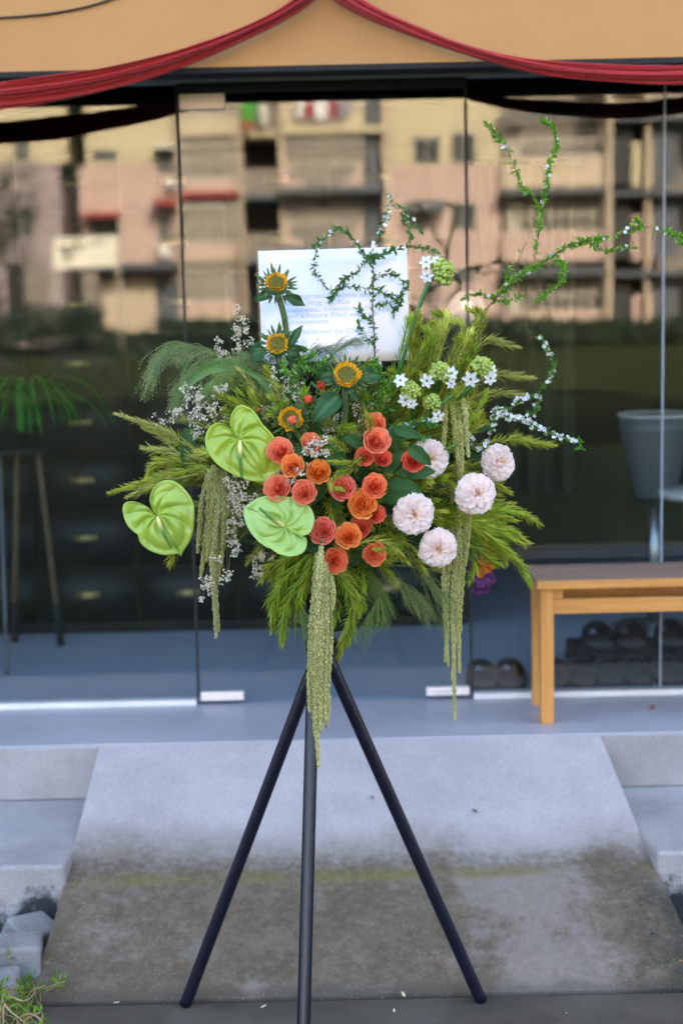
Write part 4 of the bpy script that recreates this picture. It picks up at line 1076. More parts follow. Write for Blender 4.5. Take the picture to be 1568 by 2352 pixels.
sunflower(635, 650, 46, V3((.12, -1, .75)), 'tallest sunflower, in front of the white card', 3.44, [atY(652, 725, 3.46), atY(664, 800, 3.48), CORE], .60, ((622, 672, 585, 692, 13, .02), (650, 680, 702, 702, 13, .02)), .72)
sunflower(637, 790, 43, V3((-.05, -1, .45)), 'second sunflower, directly below the tallest one', 3.40, [atY(645, 850, 3.45), CORE], .66, ((612, 805, 575, 815, 24, .03), (665, 795, 695, 745, 10, .01), (655, 800, 700, 830, 22, .03)), .72)
sunflower(796, 862, 44, V3((.05, -1, .62)), 'central sunflower with a wide dark leaf and thick stem', 3.27, [atY(792, 915, 3.29), atY(790, 975, 3.33), CORE], .78, ((780, 905, 716, 972, 25, -.03), (815, 870, 872, 862, 20, .04), (770, 850, 735, 870, 18, .05), (808, 900, 822, 925, 9, -.01)))
sunflower(668, 963, 40, V3((-.05, -1, .3)), 'sunflower with a pink rosebud in front of it', 3.30, [atY(668, 1000, 3.38), CORE], .76)

# ------------------------------------------------------------------ message card
mat('card_paper', (.80, .845, .90), .5, .02, 5)
mat('card_ink', (.50, .67, .92), .6, .02)
mat('clear_sleeve', (.7, .75, .8), .1, .02)
def sleeve_mat():
    mt = bpy.data.materials.new('sleeve'); mt.use_nodes = True; MATS['sleeve'] = mt; t = mt.node_tree; n, l = t.nodes, t.links; n.remove(n['Principled BSDF'])
    a = n.new('ShaderNodeBsdfTransparent'); a.inputs[0].default_value = (.97, .97, .97, 1); g_ = n.new('ShaderNodeBsdfGlossy'); g_.inputs['Roughness'].default_value = .08
    mx = n.new('ShaderNodeMixShader'); mx.inputs[0].default_value = .06; l.new(a.outputs[0], mx.inputs[1]); l.new(g_.outputs[0], mx.inputs[2]); l.new(mx.outputs[0], n['Material Output'].inputs['Surface'])
sleeve_mat()
YCd = 3.60
cc_ = [atY(592, 576, YCd + .02), atY(934, 566, YCd + .02), atY(940, 826, YCd), atY(602, 836, YCd)]
card = thing('message_card', 'white printed message card in a clear sleeve behind the sunflowers', 'card', (cc_[2] + cc_[3]) / 2)
def cf_(u, v, dy): return cc_[0].lerp(cc_[1], u).lerp(cc_[3].lerp(cc_[2], u), v) + Vector((0, dy + .004 * math.sin(u * 3 + 1) * (1 - v), 0))
pg = MB(); pg.grid(lambda u, v: cf_(u, v, 0), 12, 10); pgo = pg.part('sheet', 'card_paper', card, smooth=True)
md = pgo.modifiers.new('solid', 'SOLIDIFY'); md.thickness = .0008; md.offset = -1
sl = MB().grid(lambda u, v: cf_(-.016 + u * 1.032, -.022 + v * 1.03, -.003), 12, 10).part('sleeve', 'sleeve', card, smooth=True)
UX = (cc_[1] - cc_[0]).normalized(); UZ = (cc_[0] - cc_[3]).normalized(); UN = UX.cross(UZ)
def text_line(body, x, y, wpx, hpx):
    cu = bpy.data.curves.new('t', 'FONT'); cu.body = body; cu.size = 1; cu.extrude = 0; cu.offset = .022
    ob = bpy.data.objects.new('t', cu); COL.objects.link(ob); bpy.context.view_layer.update()
    me = bpy.data.meshes.new_from_object(ob.evaluated_get(bpy.context.evaluated_depsgraph_get()))
    bpy.data.objects.remove(ob); bpy.data.curves.remove(cu)
    xs = [v.co.x for v in me.vertices]; w0 = max(xs) - min(xs); k = wpx / w0; mb = MB(); kh = hpx / .72
    u0 = (x - 592) / 342.0; v0 = (y - (572 - (x - 592) * .022)) / 260.0
    fs = [tuple(p.vertices) for p in me.polygons]; vs = []
    for v in me.vertices:
        px_, py_ = (v.co.x - min(xs)) * k, v.co.y * kh
        vs.append(cf_(u0 + px_ / 342.0, v0 - py_ / 260.0, -.0016))
    mb.add(vs, fs); bpy.data.meshes.remove(me)
    mb.part('printed_text', 'card_ink', card)
text_line('Congratulations on the', 650, 682, 240, 11)
text_line('opening of Ka', 650, 697, 150, 11)
text_line('success, continued', 650, 713, 190, 11)
text_line('and a future filled with wo', 650, 727, 214, 11)
text_line('achievements.', 650, 741, 102, 11)
text_line('Makeover by Charl', 678, 764, 154, 12)
for x, yy in ((620, .012), (905, .012)):
    a = atY(x, 840, YCd + .006); MB().tube([a + Vector((0, yy, -.25)), a + Vector((0, yy, .06))], .003, 6).part('support_rod', 'stem_green', card, smooth=True)

# ------------------------------------------------------------------ foliage
mat('needle_leaf', (1, 1, 1), .5, .15, 60, attr=True, trans=.38, spec=.25)
LIME = ((.20, .28, .02), (.52, .58, .07)); YEL = ((.42, .48, .06), (.74, .76, .15)); OLIVE = ((.25, .29, .05), (.52, .54, .14)); DEEP = ((.12, .19, .015), (.31, .41, .035)); FRESH = ((.17, .31, .018), (.43, .58, .05))
TONE = {id(LIME): 'yellow green', id(YEL): 'pale yellow', id(OLIVE): 'olive', id(DEEP): 'deep green', id(FRESH): 'bright green'}
LM_ = [(551, 1012, 'the upper anthurium'), (362, 1187, 'the lower left anthurium'), (652, 1208, 'the lower middle anthurium'), (635, 650, 'the tallest sunflower'), (637, 790, 'the second sunflower'), (796, 862, 'the central sunflower'), (668, 963, 'the sunflower behind the rosebud'),
 (990, 1053, 'the half hidden carnation'), (1152, 1062, 'the carnation furthest right'), (1098, 1134, 'the right middle carnation'), (952, 1183, 'the leftmost carnation'), (1008, 1263, 'the lowest carnation'), (1012, 622, 'the tallest starry spike'), (1010, 860, 'the middle starry spike'), (1104, 846, 'the rightmost starry spike'), (942, 898, 'the leftmost starry spike'), (990, 928, 'the lowest starry spike'),
 (785, 1119, 'the dusky pink rose in the middle'), (832, 1157, 'the largest golden rose'), (866, 1011, 'the upper cluster of coral roses'), (949, 1058, 'the deep red rose by the carnation'), (732, 1082, 'the upper golden rose'), (643, 1035, 'the coral rose on the anthurium edge'), (799, 1230, 'the vivid orange rose'), (771, 1289, 'the lowest rose'), (861, 1273, 'the orange red rose at lower right'), (490, 1200, 'the left amaranth'), (735, 1420, 'the central amaranth'), (1045, 1380, 'the right amaranth'), (440, 930, 'the thick white statice'), (550, 1140, 'the statice between the anthuriums'), (760, 780, 'the foot of the card'), (1115, 1328, 'the purple blossoms'), (1042, 980, 'the upper right tassels'), (820, 980, 'the statice by the sunflower stem')]
_used = {}
def near_label(x, y, colr, what='needle sprig'):
    c_ = sorted(LM_, key=lambda q: (q[0] - x) ** 2 + (q[1] - y) ** 2)
    for q in c_[:4]:
        dx, dy_ = x - q[0], y - q[1]
        for w_ in (('right of' if dx > 0 else 'left of', 'below' if dy_ > 0 else 'above') if abs(dx) > abs(dy_) else ('below' if dy_ > 0 else 'above', 'right of' if dx > 0 else 'left of')):
            lab = f"{TONE[id(colr)]} {what} just {w_} {q[2]}"
            if lab not in _used: _used[lab] = 1; return lab
    for q in c_[4:9]:
        lab = f"{TONE[id(colr)]} sprig between {c_[0][2]} and {q[2]}"
        if lab not in _used and len(lab.split()) <= 16: _used[lab] = 1; return lab
    return f"{TONE[id(colr)]} {what} just {w_} {c_[0][2]}"
def spray(pts_px, lab, colr=LIME, group=None, L=.028, W=.0034, dens=1.5, ys=None, name='needle_foliage', spread=1.0):
    if lab is None: lab = near_label(pts_px[-1][0], pts_px[-1][1], colr)
    P = [atY(x, y, (sy(x, y) + .02) if ys is None else ys[i]) for i, (x, y) in enumerate(pts_px)]
    pts = curve_pts(P, 40)
    t = thing(name, lab, 'foliage', pts[0], group, kind='thing')
    n = len(pts); length = sum((b_ - a).length for a, b_ in zip(pts, pts[1:]))
    MB().tube(pts[::2] + [pts[-1]], [.0016 - .0010 * i / 21 for i in range(len(pts[::2]) + 1)], 5).part('stem', 'twig', t, smooth=True)
    lf = MB(); cnt = int(length / .0019 * dens)
    for i in range(cnt):
        f = (i + .5) / cnt; x = f * (n - 1); k = min(int(x), n - 2); p = pts[k].lerp(pts[k + 1], x - k); d = (pts[k + 1] - pts[k]).normalized()
        an = i * 2.399 + rnd(-.3, .3); s = d.orthogonal().normalized(); s = Matrix.Rotation(an, 3, d) @ s
        op = (.95 - .5 * f ** 3) * spread
        ll = L * (1 - .35 * max(0, f - .8) / .2) * (.75 + .35 * min(1, f * 5)) * rnd(.8, 1.15)
        g_ = rnd(.75, 1.2); c0 = tuple(q * g_ for q in mixv(colr[0], colr[1], f * .35)); c1 = tuple(q * g_ for q in mixv(colr[0], colr[1], .45 + .55 * f))
        lf.needle(p, d * (1.0 - .35 * op) + s * op + rvec() * .22, d, ll, W * rnd(.8, 1.2), rnd(.1, .65), c0, c1)
    lf.part('leaves', 'needle_leaf', t, kind='stuff')
    return t
mat('twig', (.12, .11, .04), .7, .2, 40)
LG, RG, BG, UG, FG = 'needle foliage reaching left', 'needle foliage reaching right', 'needle foliage hanging below', 'pale feathery foliage at upper right', 'needle foliage inside the arrangement'
spray([(470, 1050), (400, 1000), (340, 975), (266, 950)], 'olive needle sprig, highest of those pointing left', OLIVE, LG, L=.024)
spray([(470, 1040), (400, 1010), (335, 985)], 'olive needle sprig below the highest one pointing left', OLIVE, LG, L=.024, ys=[3.45, 3.5, 3.52])
spray([(480, 1060), (400, 1040), (328, 1030)], 'needle sprig pointing left, level with the top of the lower left anthurium', OLIVE, LG)
spray([(480, 1080), (420, 1060), (360, 1065), (340, 1090)], 'short yellow green needle sprig pointing left', LIME, LG)
spray([(490, 1075), (410, 1085), (330, 1110), (254, 1132)], 'longest needle sprig pointing left, above the lower left anthurium', LIME, LG)
spray([(490, 1085), (400, 1100), (345, 1120), (292, 1142)], 'needle sprig right beneath the longest left pointing one', OLIVE, LG, L=.024)
spray([(480, 1110), (420, 1110), (345, 1120)], 'needle sprig tip peeping above the lower left anthurium', LIME, LG, ys=[3.42, 3.4, 3.4])
spray([(450, 1200), (410, 1255), (393, 1290)], 'needle tip peeping out below the lower left anthurium', LIME, LG, ys=[3.42, 3.4, 3.4])
spray([(560, 1040), (500, 1040), (450, 1045)], 'yellow needle sprig left of the upper anthurium', YEL, LG)
spray([(470, 1190), (500, 1230), (505, 1280)], 'yellow needle sprig beside the left hanging amaranth', YEL, LG)
spray([(1040, 860), (1110, 785), (1182, 795)], 'brownish needle sprig pointing right above the white flowered clusters', OLIVE, RG, ys=[3.45, 3.5, 3.52])
spray([(1040, 900), (1130, 862), (1218, 868)], 'olive needle sprig pointing right beside the twig of tiny white flowers', OLIVE, RG, ys=[3.45, 3.5, 3.52])
spray([(1060, 930), (1120, 905), (1195, 905)], 'olive needle sprig behind the crossing white flowered twigs', OLIVE, RG, ys=[3.45, 3.5, 3.52])
spray([(1080, 1030), (1170, 1008), (1215, 1015), (1266, 1022)], 'yellow green needle sprig above the carnation furthest right', LIME, RG)
spray([(1050, 1100), (1110, 1100), (1170, 1130)], 'green needle sprig between the two right carnations', LIME, RG)
spray([(1040, 1150), (1120, 1150), (1190, 1175), (1240, 1203)], 'yellow tipped needle sprig below the carnation furthest right', LIME, RG)
spray([(1050, 1180), (1120, 1190), (1170, 1220), (1212, 1245)], 'broad needle sprig at the lower right', LIME, RG, L=.03)
spray([(1040, 1190), (1100, 1215), (1140, 1255), (1160, 1290)], 'drooping needle sprig beside the right hanging amaranth', LIME, RG)
spray([(1060, 1220), (1130, 1255), (1190, 1290), (1217, 1345)], 'longest needle sprig drooping to the bench', FRESH, RG)
spray([(1060, 1230), (1110, 1270), (1150, 1300)], 'green needle sprig above the purple blossoms', FRESH, RG)
spray([(1070, 1250), (1090, 1290), (1080, 1330)], 'short green needle sprig behind the right hanging amaranth', FRESH, RG, ys=[3.45, 3.45, 3.45])
spray([(1000, 1050), (1070, 1000), (1100, 950)], 'green needle sprig behind the pale carnations', LIME, RG)
for i, (q, c_) in enumerate((([(720, 1270), (660, 1320), (632, 1380), (626, 1448)], FRESH), ([(720, 1280), (670, 1360), (652, 1420), (648, 1482)], FRESH), ([(730, 1270), (700, 1330), (684, 1388)], FRESH),
                   ([(780, 1290), (815, 1370), (795, 1450), (768, 1530)], LIME), ([(770, 1300), (800, 1360), (808, 1440), (795, 1480)], FRESH), ([(690, 1270), (625, 1300), (600, 1330)], LIME),
                   ([(700, 1260), (655, 1290), (640, 1350)], FRESH), ([(800, 1250), (880, 1245), (935, 1290)], YEL), ([(760, 1300), (790, 1330), (820, 1400)], LIME), ([(830, 1260), (880, 1290), (900, 1275)], LIME))):
    spray(q, ('left hanging needle sprig ending above the tripod', 'needle sprig with the lowest tip left of the amaranth', 'needle sprig hanging close to the left of the central amaranth', 'longest needle sprig hanging over the right tripod leg',
              'fresh green needle sprig right of the central amaranth', 'short needle sprig below the lower middle anthurium', 'needle sprig hanging below the lower middle anthurium', 'yellow needle sprig left of the lowest carnation', 'needle sprig below the lowest rose', 'needle tip over the orange red rose')[i], c_, BG, L=.030 if i < 6 else .026, W=.0036)
# pale feathery mass, upper right
for i in range(46):
    x, y = rnd(930, 1110), rnd(740, 980); bx, by = 940 + (x - 1000) * .3, 1010
    spray([(bx, by), ((x + bx) / 2 + rnd(-20, 20), (y + by) / 2), (x, y), (x + rnd(-25, 30), y - rnd(15, 45))], None, random.choice((YEL, YEL, LIME, FRESH)), UG, L=.025, W=.0028, dens=1.2, ys=[3.42, 3.39 + rnd(0, .06), 3.36 + rnd(0, .09), 3.37 + rnd(0, .1)])
# lush green at the lower right, the left and the underside
for i in range(16):
    x, y = rnd(1080, 1215), rnd(1150, 1300); spray([(980, 1180), (1030 + rnd(-10, 20), 1180 + rnd(-20, 20)), ((1030 + x) / 2, (1175 + y) / 2 - 8), (x, y)], None, random.choice((LIME, FRESH, FRESH)), RG, L=.031, ys=[3.42, 3.40, 3.42, 3.45 + rnd(0, .08)])
for i in range(9):
    x, y = rnd(345, 440), rnd(975, 1120); spray([(540, 1060), (500, 1055), ((500 + x) / 2, (1050 + y) / 2), (x, y)], None, random.choice((OLIVE, LIME, OLIVE)), LG, ys=[3.44, 3.44, 3.45, 3.46 + rnd(0, .08)])
for i in range(12):
    x, y = rnd(620, 830), rnd(1340, 1430); spray([(745 + rnd(-30, 30), 1240), (730 + (x - 730) * .5, 1290), (x, y - 40), (x + rnd(-12, 12), y)], None, random.choice((FRESH, LIME, DEEP)), BG, L=.03, ys=[3.40, 3.36, 3.36, 3.36 + rnd(0, .08)])
# inner fill
random.seed(21)
BODY = [(430, 1000), (520, 880), (640, 850), (900, 850), (1060, 900), (1120, 1050), (1110, 1220), (1000, 1300), (850, 1330), (680, 1330), (560, 1250), (450, 1180)]
def inside(x, y, poly):
    c_ = False; j = len(poly) - 1
    for i in range(len(poly)):
        xi, yi = poly[i]; xj, yj = poly[j]
        if (yi > y) != (yj > y) and x < (xj - xi) * (y - yi) / (yj - yi) + xi: c_ = not c_
        j = i
    return c_
k = 0
while k < 150:
    x, y = rnd(430, 1120), rnd(850, 1330)
    if not inside(x, y, BODY): continue
    k += 1
    dx, dy_ = x - 760, y - 1110; fx = .45
    zone = 'left' if x < 640 else ('right' if x > 900 else ('lower' if y > 1150 else 'middle'))
    spray([(760 + dx * .35, 1110 + dy_ * .35), (760 + dx * .75, 1110 + dy_ * .75), (x, y), (x + dx * .12 + rnd(-20, 20), y + dy_ * .12 + rnd(-10, 25))],
          None,
          random.choice((LIME, DEEP, OLIVE, FRESH, OLIVE)) if zone != 'right' else random.choice((LIME, LIME, FRESH, YEL)), FG, L=.027, dens=1.15, ys=[3.46, 3.40, sy(x, y) + .07, sy(x, y) + .05 + rnd(-.03, .03)])
# needles lying over some roses
for q, lab in (([(800, 1090), (780, 1085), (760, 1112), (785, 1125)], 'needle tip lying across the dusky pink rose'), ([(860, 1030), (815, 1060), (760, 1060)], 'needle sprig between the golden and the red roses'), ([(830, 1070), (800, 1080), (770, 1095)], 'needle sprig above the dusky pink rose'), ([(920, 1240), (890, 1262), (868, 1262)], 'needle tip lying across the orange red rose'), ([(845, 1010), (850, 975), (845, 958)], 'needle tip in front of the topmost coral rose'), ([(800, 1040), (780, 1020), (755, 1010)], 'needle sprig right of the half hidden coral rose')):
    spray(q, lab, LIME, FG, L=.018, W=.0028, ys=[3.24, 3.18, 3.165, 3.16][:len(q)] if len(q) == 4 else [3.26, 3.2, 3.19])

# broad dark leaves (each leaf its own part)
LM = []
for v_ in range(4):
    def fn(u, v, s=v_):
        q = u * 2 - 1; w_ = .24 * (math.sin(math.pi * v ** .8) ** .75); ser = .012 * (1 if int(v * 16) % 2 else -1) * abs(q)
        return Vector((v, q * w_ + ser, .25 * abs(q) * w_ - .18 * v * v * (1 + .3 * s) + .02 * math.sin(8 * v + s) * q))
    LM.append(MB().grid(fn, 7, 12).mesh('leaf', 'rose_leaf'))
def leafy(root_px, lst, lab, name='leafy_branch', group='dark leafy branches', mt=None):
    r_ = atY(root_px[0], root_px[1], 3.42); t = thing(name, lab, 'leaves', r_, group)
    st_ = MB()
    for (x, y, an, L, dy) in lst:
        p = S(x, y, dy); d = V3((math.cos(R_(an)), -.25 + rnd(-.2, .2), -math.sin(R_(an)))).normalized()
        side = d.cross(V3((0, -1, .35))).normalized(); up_ = side.cross(d).normalized()
        up_ = -up_ if up_.y > 0 else up_; side = up_.cross(d)
        M = Matrix((d, side, up_)).transposed()
        o = child('leaf', random.choice(LM), t, p - r_, M.to_euler(), [L / 1040] * 3)
        st_.tube(curve_pts([r_, r_.lerp(p, .6) + V3((0, 0, .01)), p], 6), .0015, 5)
    st_.part('stem', 'stem_green', t, smooth=True)
leafy((870, 1010), [(900, 975, 75, 62, .0), (905, 985, 15, 62, -.02), (895, 1005, -30, 50, .02)], 'dark rose leaves right of the topmost coral rose')
leafy((930, 1060), [(935, 1025, 35, 70, -.05), (905, 1085, -20, 75, .02), (880, 1085, -50, 70, .03), (930, 1090, -10, 70, .03)], 'dark rose leaves around the deep coral red rose')
leafy((740, 1040), [(745, 1050, 20, 60, .03), (700, 1045, 200, 60, .03), (760, 1010, 60, 66, .05), (790, 1000, 30, 60, .05)], 'dark rose leaves in the middle between the coral roses')
leafy((760, 1150), [(745, 1130, 240, 60, .03), (720, 1160, 260, 60, .05), (770, 1170, 280, 60, .04), (750, 1100, 120, 60, .05), (700, 1090, 200, 50, .04)], 'dark rose leaves left of the large golden rose')
leafy((880, 1130), [(890, 1110, 10, 80, .03), (880, 1150, -20, 70, .03), (910, 1200, -60, 70, .05), (895, 1060, 30, 60, .04)], 'dark rose leaves between the golden rose and the carnations')
leafy((790, 1260), [(740, 1262, 200, 60, .03), (820, 1262, -20, 60, .03), (800, 1300, -50, 60, .04), (840, 1300, -30, 56, .04), (730, 1300, 230, 56, .05)], 'dark rose leaves between the lowest roses')
leafy((470, 1000), [(445, 960, 70, 60, .05), (430, 1010, 110, 80, .05), (440, 1060, 260, 80, .05), (465, 1100, 240, 90, .06)], 'broad green leaves left of the upper anthurium')
leafy((700, 830), [(690, 840, 120, 60, .1), (670, 860, 200, 60, .1), (740, 850, 100, 60, .1), (830, 900, 30, 60, .1), (850, 860, 70, 60, .1)], 'green leaves around the foot of the message card')
DK = []
for i in range(60):
    x, y = rnd(470, 1090), rnd(880, 1310)
    if inside(x, y, BODY): DK.append((x, y, rnd(0, 360), rnd(60, 95), .14 + rnd(0, .08)))
DK.sort()
for i, nm in enumerate(('behind the left anthuriums', 'between the anthuriums and the roses', 'behind the middle roses', 'behind the carnations')): leafy((760, 1110), DK[i * len(DK) // 4:(i + 1) * len(DK) // 4], 'shaded dark leaves deep inside, ' + nm)

# ------------------------------------------------------------------ hanging amaranth
random.seed(5)
mat('amaranth', (1, 1, 1), .8, .2, 150, attr=True, spec=.2)
def amaranth(strands, lab, root, tone=1.0):
    r_ = atY(*root); t = thing('hanging_amaranth', lab, 'amaranth', r_, 'hanging green amaranth')
    for (pl, w0, Y) in [(q, w_ * f_, Y + dy_) for (q0, w_, Y) in strands for (f_, jx, dy_) in (((.56, 0, 0), (.46, 5, .008)) if len(strands) < 8 and tone < 1 else ((.57, 0, 0),)) for q in [[(x + jx * (1 if i else 0) * (1 - .3 * (i % 2)) + rnd(-2.5, 2.5), y - (rnd(10, 50) if jx and i == len(q0) - 1 and len(q0) > 3 else 0)) for i, (x, y) in enumerate(q0)]]]:
        pts = curve_pts([atY(x, y, Y + (0 if i else .03)) for i, (x, y) in enumerate(pl)], 30)
        L = sum((b_ - a).length for a, b_ in zip(pts, pts[1:])); mb = MB(); n = len(pts); r0 = w0 / 2 / 1040
        rad = lambda f: r0 * (min(1, .5 + f * 4)) * (1 - .62 * max(0, (f - .35) / .65) ** 1.6)
        cB = mixv((.33, .33, .10), (.46, .44, .19), rnd(0, 1)); cB = tuple(q * tone for q in cB)
        mb.tube(pts, [rad(i / (n - 1)) * .72 for i in range(n)], 7, tuple(q * .7 for q in cB))
        cnt = int(L / .00075)
        for i in range(cnt):
            f = (i + rnd(0, 1)) / cnt; x = min(f, .999) * (n - 1); k_ = min(int(x), n - 2); p = pts[k_].lerp(pts[k_ + 1], x - k_)
            d = (pts[k_ + 1] - pts[k_]).normalized(); s = Matrix.Rotation(i * 2.399 + rnd(-.4, .4), 3, d) @ d.orthogonal().normalized()
            lump = 1 + .25 * math.sin(f * L * 300 + w0) + .15 * math.sin(f * L * 710)
            g_ = rnd(.82, 1.18); mb.blob(p + s * rad(f) * .86 * lump, rnd(.0021, .0034), tuple(q * g_ for q in cB), 1.2)
        o = mb.part('tassel', 'amaranth', t, smooth=False)
    MB().tube(curve_pts([CORE, r_.lerp(CORE, .4) + V3((0, -.02, .05)), r_], 8), .003, 6).part('stem', 'stem_green', t, smooth=True)
amaranth([([(490, 1070), (480, 1120), (476, 1200), (466, 1270), (460, 1322)], 24, 3.24), ([(500, 1080), (500, 1160), (490, 1260), (488, 1320), (496, 1466)], 24, 3.235),
          ([(505, 1080), (515, 1150), (512, 1220), (510, 1300)], 22, 3.235), ([(495, 1075), (490, 1150), (478, 1230), (474, 1290)], 24, 3.23), ([(515, 1085), (530, 1130), (538, 1200), (534, 1250)], 20, 3.26),
          ([(480, 1080), (465, 1150), (458, 1230), (452, 1270)], 18, 3.26), ([(505, 1100), (500, 1200), (500, 1280), (498, 1340)], 22, 3.25)],
         'left hanging amaranth, short and dull green beside the white sprigs', (500, 1065, 3.27), .78)
amaranth([([(738, 1255), (735, 1320), (728, 1420), (724, 1520), (728, 1660), (733, 1760)], 24, 3.14), ([(728, 1270), (722, 1380), (712, 1460), (710, 1560), (712, 1635)], 22, 3.15),
          ([(748, 1290), (748, 1400), (745, 1500), (742, 1600), (745, 1660)], 22, 3.145), ([(760, 1320), (764, 1350), (765, 1380), (762, 1402)], 16, 3.15), ([(740, 1300), (738, 1450), (736, 1580), (738, 1680)], 22, 3.135),
          ([(752, 1400), (756, 1480), (752, 1560), (756, 1640)], 20, 3.16), ([(722, 1380), (716, 1480), (718, 1580), (722, 1690)], 20, 3.145), ([(745, 1420), (742, 1520), (750, 1600), (752, 1670)], 18, 3.15), ([(730, 1330), (732, 1470), (726, 1600), (728, 1700)], 20, 3.15),
          ([(752, 1300), (756, 1400), (758, 1480), (748, 1540)], 18, 3.165)],
         'central hanging amaranth, longest tassel falling in front of the tripod', (738, 1245, 3.17))
amaranth([([(1050, 1030), (1056, 1120), (1052, 1250), (1040, 1380), (1040, 1500), (1046, 1656)], 24, 3.39), ([(1040, 1100), (1035, 1250), (1026, 1360), (1024, 1450), (1022, 1520)], 22, 3.39),
          ([(1060, 1080), (1066, 1200), (1062, 1330), (1058, 1420), (1060, 1450)], 20, 3.39), ([(1072, 1090), (1076, 1170), (1074, 1240), (1070, 1300)], 18, 3.39), ([(1045, 1150), (1050, 1300), (1054, 1420), (1054, 1545)], 20, 3.39),
          ([(1030, 1180), (1022, 1300), (1018, 1390), (1030, 1530)], 20, 3.39), ([(1058, 1150), (1060, 1250), (1048, 1400), (1040, 1560)], 20, 3.39)],
         'right hanging amaranth, long tassel beside the lowest carnation', (1050, 1020, 3.34))
amaranth([([(1020, 920), (1022, 960), (1018, 1010), (1016, 1050)], 20, 3.36), ([(1040, 920), (1042, 970), (1046, 1020), (1050, 1060)], 22, 3.36), ([(1060, 915), (1070, 950), (1072, 1000), (1074, 1050)], 20, 3.36), ([(1050, 930), (1058, 980), (1062, 1030), (1060, 1080)], 20, 3.36)],
         'upper right amaranth tassels below the white starry clusters', (1040, 905, 3.33), 1.05)

# ------------------------------------------------------------------ starry white clusters on green stalks
mat('white_petal', (.82, .83, .80), .5, .04, 40, trans=.2)
mat('green_bud', (.36, .46, .08), .5, .15, 60, trans=.1)
mat('pistil', (.02, .05, .02), .4, .1)
mat('stalk', (.03, .16, .025), .35, .15, 30)
def sfn(u, v):
    q = u * 2 - 1; w_ = .30 * math.sin(math.pi * (.08 + .88 * v)) ** .8
    return V3((v, q * w_, .35 * v - .35 * v * v + .1 * q * q))
STAR = MB().grid(sfn, 4, 5).mesh('petal', 'white_petal')
def starry(px, py, r, Y, n, fl_list, stem, lab, tip=1.0):
    p = atY(px, py, Y); M = frame(n, 0); t = thing('starry_flower_spike', lab, 'flower', p, 'starry white flower spikes'); rad = r / 1040 * (Y / 3.2)
    bd = MB()
    for i in range(70):
        f = i / 69; th = i * 2.399; el = f * 1.75
        o = M @ V3((math.sin(el) * math.cos(th), math.sin(el) * math.sin(th), math.cos(el) * tip)) * rad * .74
        rr = rad * (.11 + .11 * f) * rnd(.65, 1.2); o += rvec() * rad * .10
        bd.lathe([(0, -rr), (rr * .8, -rr * .6), (rr, 0), (rr * .75, rr * .6), (0, rr * 1.05)], p + o, 7)
    bd.lathe([(0, -.5 * rad), (.5 * rad, -.35 * rad), (.62 * rad, 0), (.5 * rad, .4 * rad), (0, .55 * rad)], p, 12)
    bd.part('bud_head', 'green_bud', t, smooth=True)
    for (fx, fy, fr_) in fl_list:
        c_ = atY(fx, fy, Y - .012); nn = (c_ - p).normalized() * .6 + V3((0, -1, .1)); MM = frame(nn, rnd(0, 6)); s = fr_ / 1040
        fo = bpy.data.objects.new('floret', MB().lathe([(0, .0), (s * .12, s * .05), (s * .13, s * .2), (0, s * .26)], (0, 0, 0), 8).mesh('floret', 'pistil')); COL.objects.link(fo)
        fo.parent = t; fo.location = c_ - p; fo.rotation_euler = MM.to_euler()
        for i in range(6): child('petal', STAR, fo, (0, 0, 0), (0, 0, i * 1.0472), (s, s, s))
    MB().tube(curve_pts([p] + [atY(*q) for q in stem], 14), .0045, 9).part('stem', 'stalk', t, smooth=True)
starry(1014, 624, 32, 3.40, V3((.7, -.6, .4)), [(979, 602, 18), (981, 633, 18), (1002, 598, 13)], [(985, 650, 3.40), (962, 705, 3.4), (940, 775, 3.4), (922, 836, 3.4), (890, 960, 3.45)], 'tallest starry white flower spike on a long curved green stalk')
starry(1010, 860, 29, 3.36, V3((.1, -.7, .8)), [(981, 874, 19), (1036, 857, 18), (1035, 880, 14)], [(1000, 900, 3.4), (960, 980, 3.45)], 'starry white flower spike in the middle of the upper right cluster', 1.2)
starry(1104, 846, 29, 3.36, V3((.5, -.7, .7)), [(1081, 870, 21), (1125, 868, 18), (1128, 850, 15)], [(1088, 880, 3.36), (1060, 908, 3.37), (1020, 945, 3.42)], 'starry white flower spike furthest right, on a bent green stalk', 1.2)
starry(942, 898, 26, 3.33, V3((-.3, -.8, .4)), [(920, 874, 18), (930, 918, 18), (945, 926, 15)], [(950, 930, 3.37), (930, 990, 3.42)], 'starry white flower spike furthest left, above the dark leaves')
starry(990, 928, 24, 3.35, V3((.2, -.7, .7)), [(1005, 955, 17), (990, 968, 14)], [(985, 960, 3.4), (960, 1000, 3.45)], 'lowest starry white flower spike, mostly green buds', 1.3)

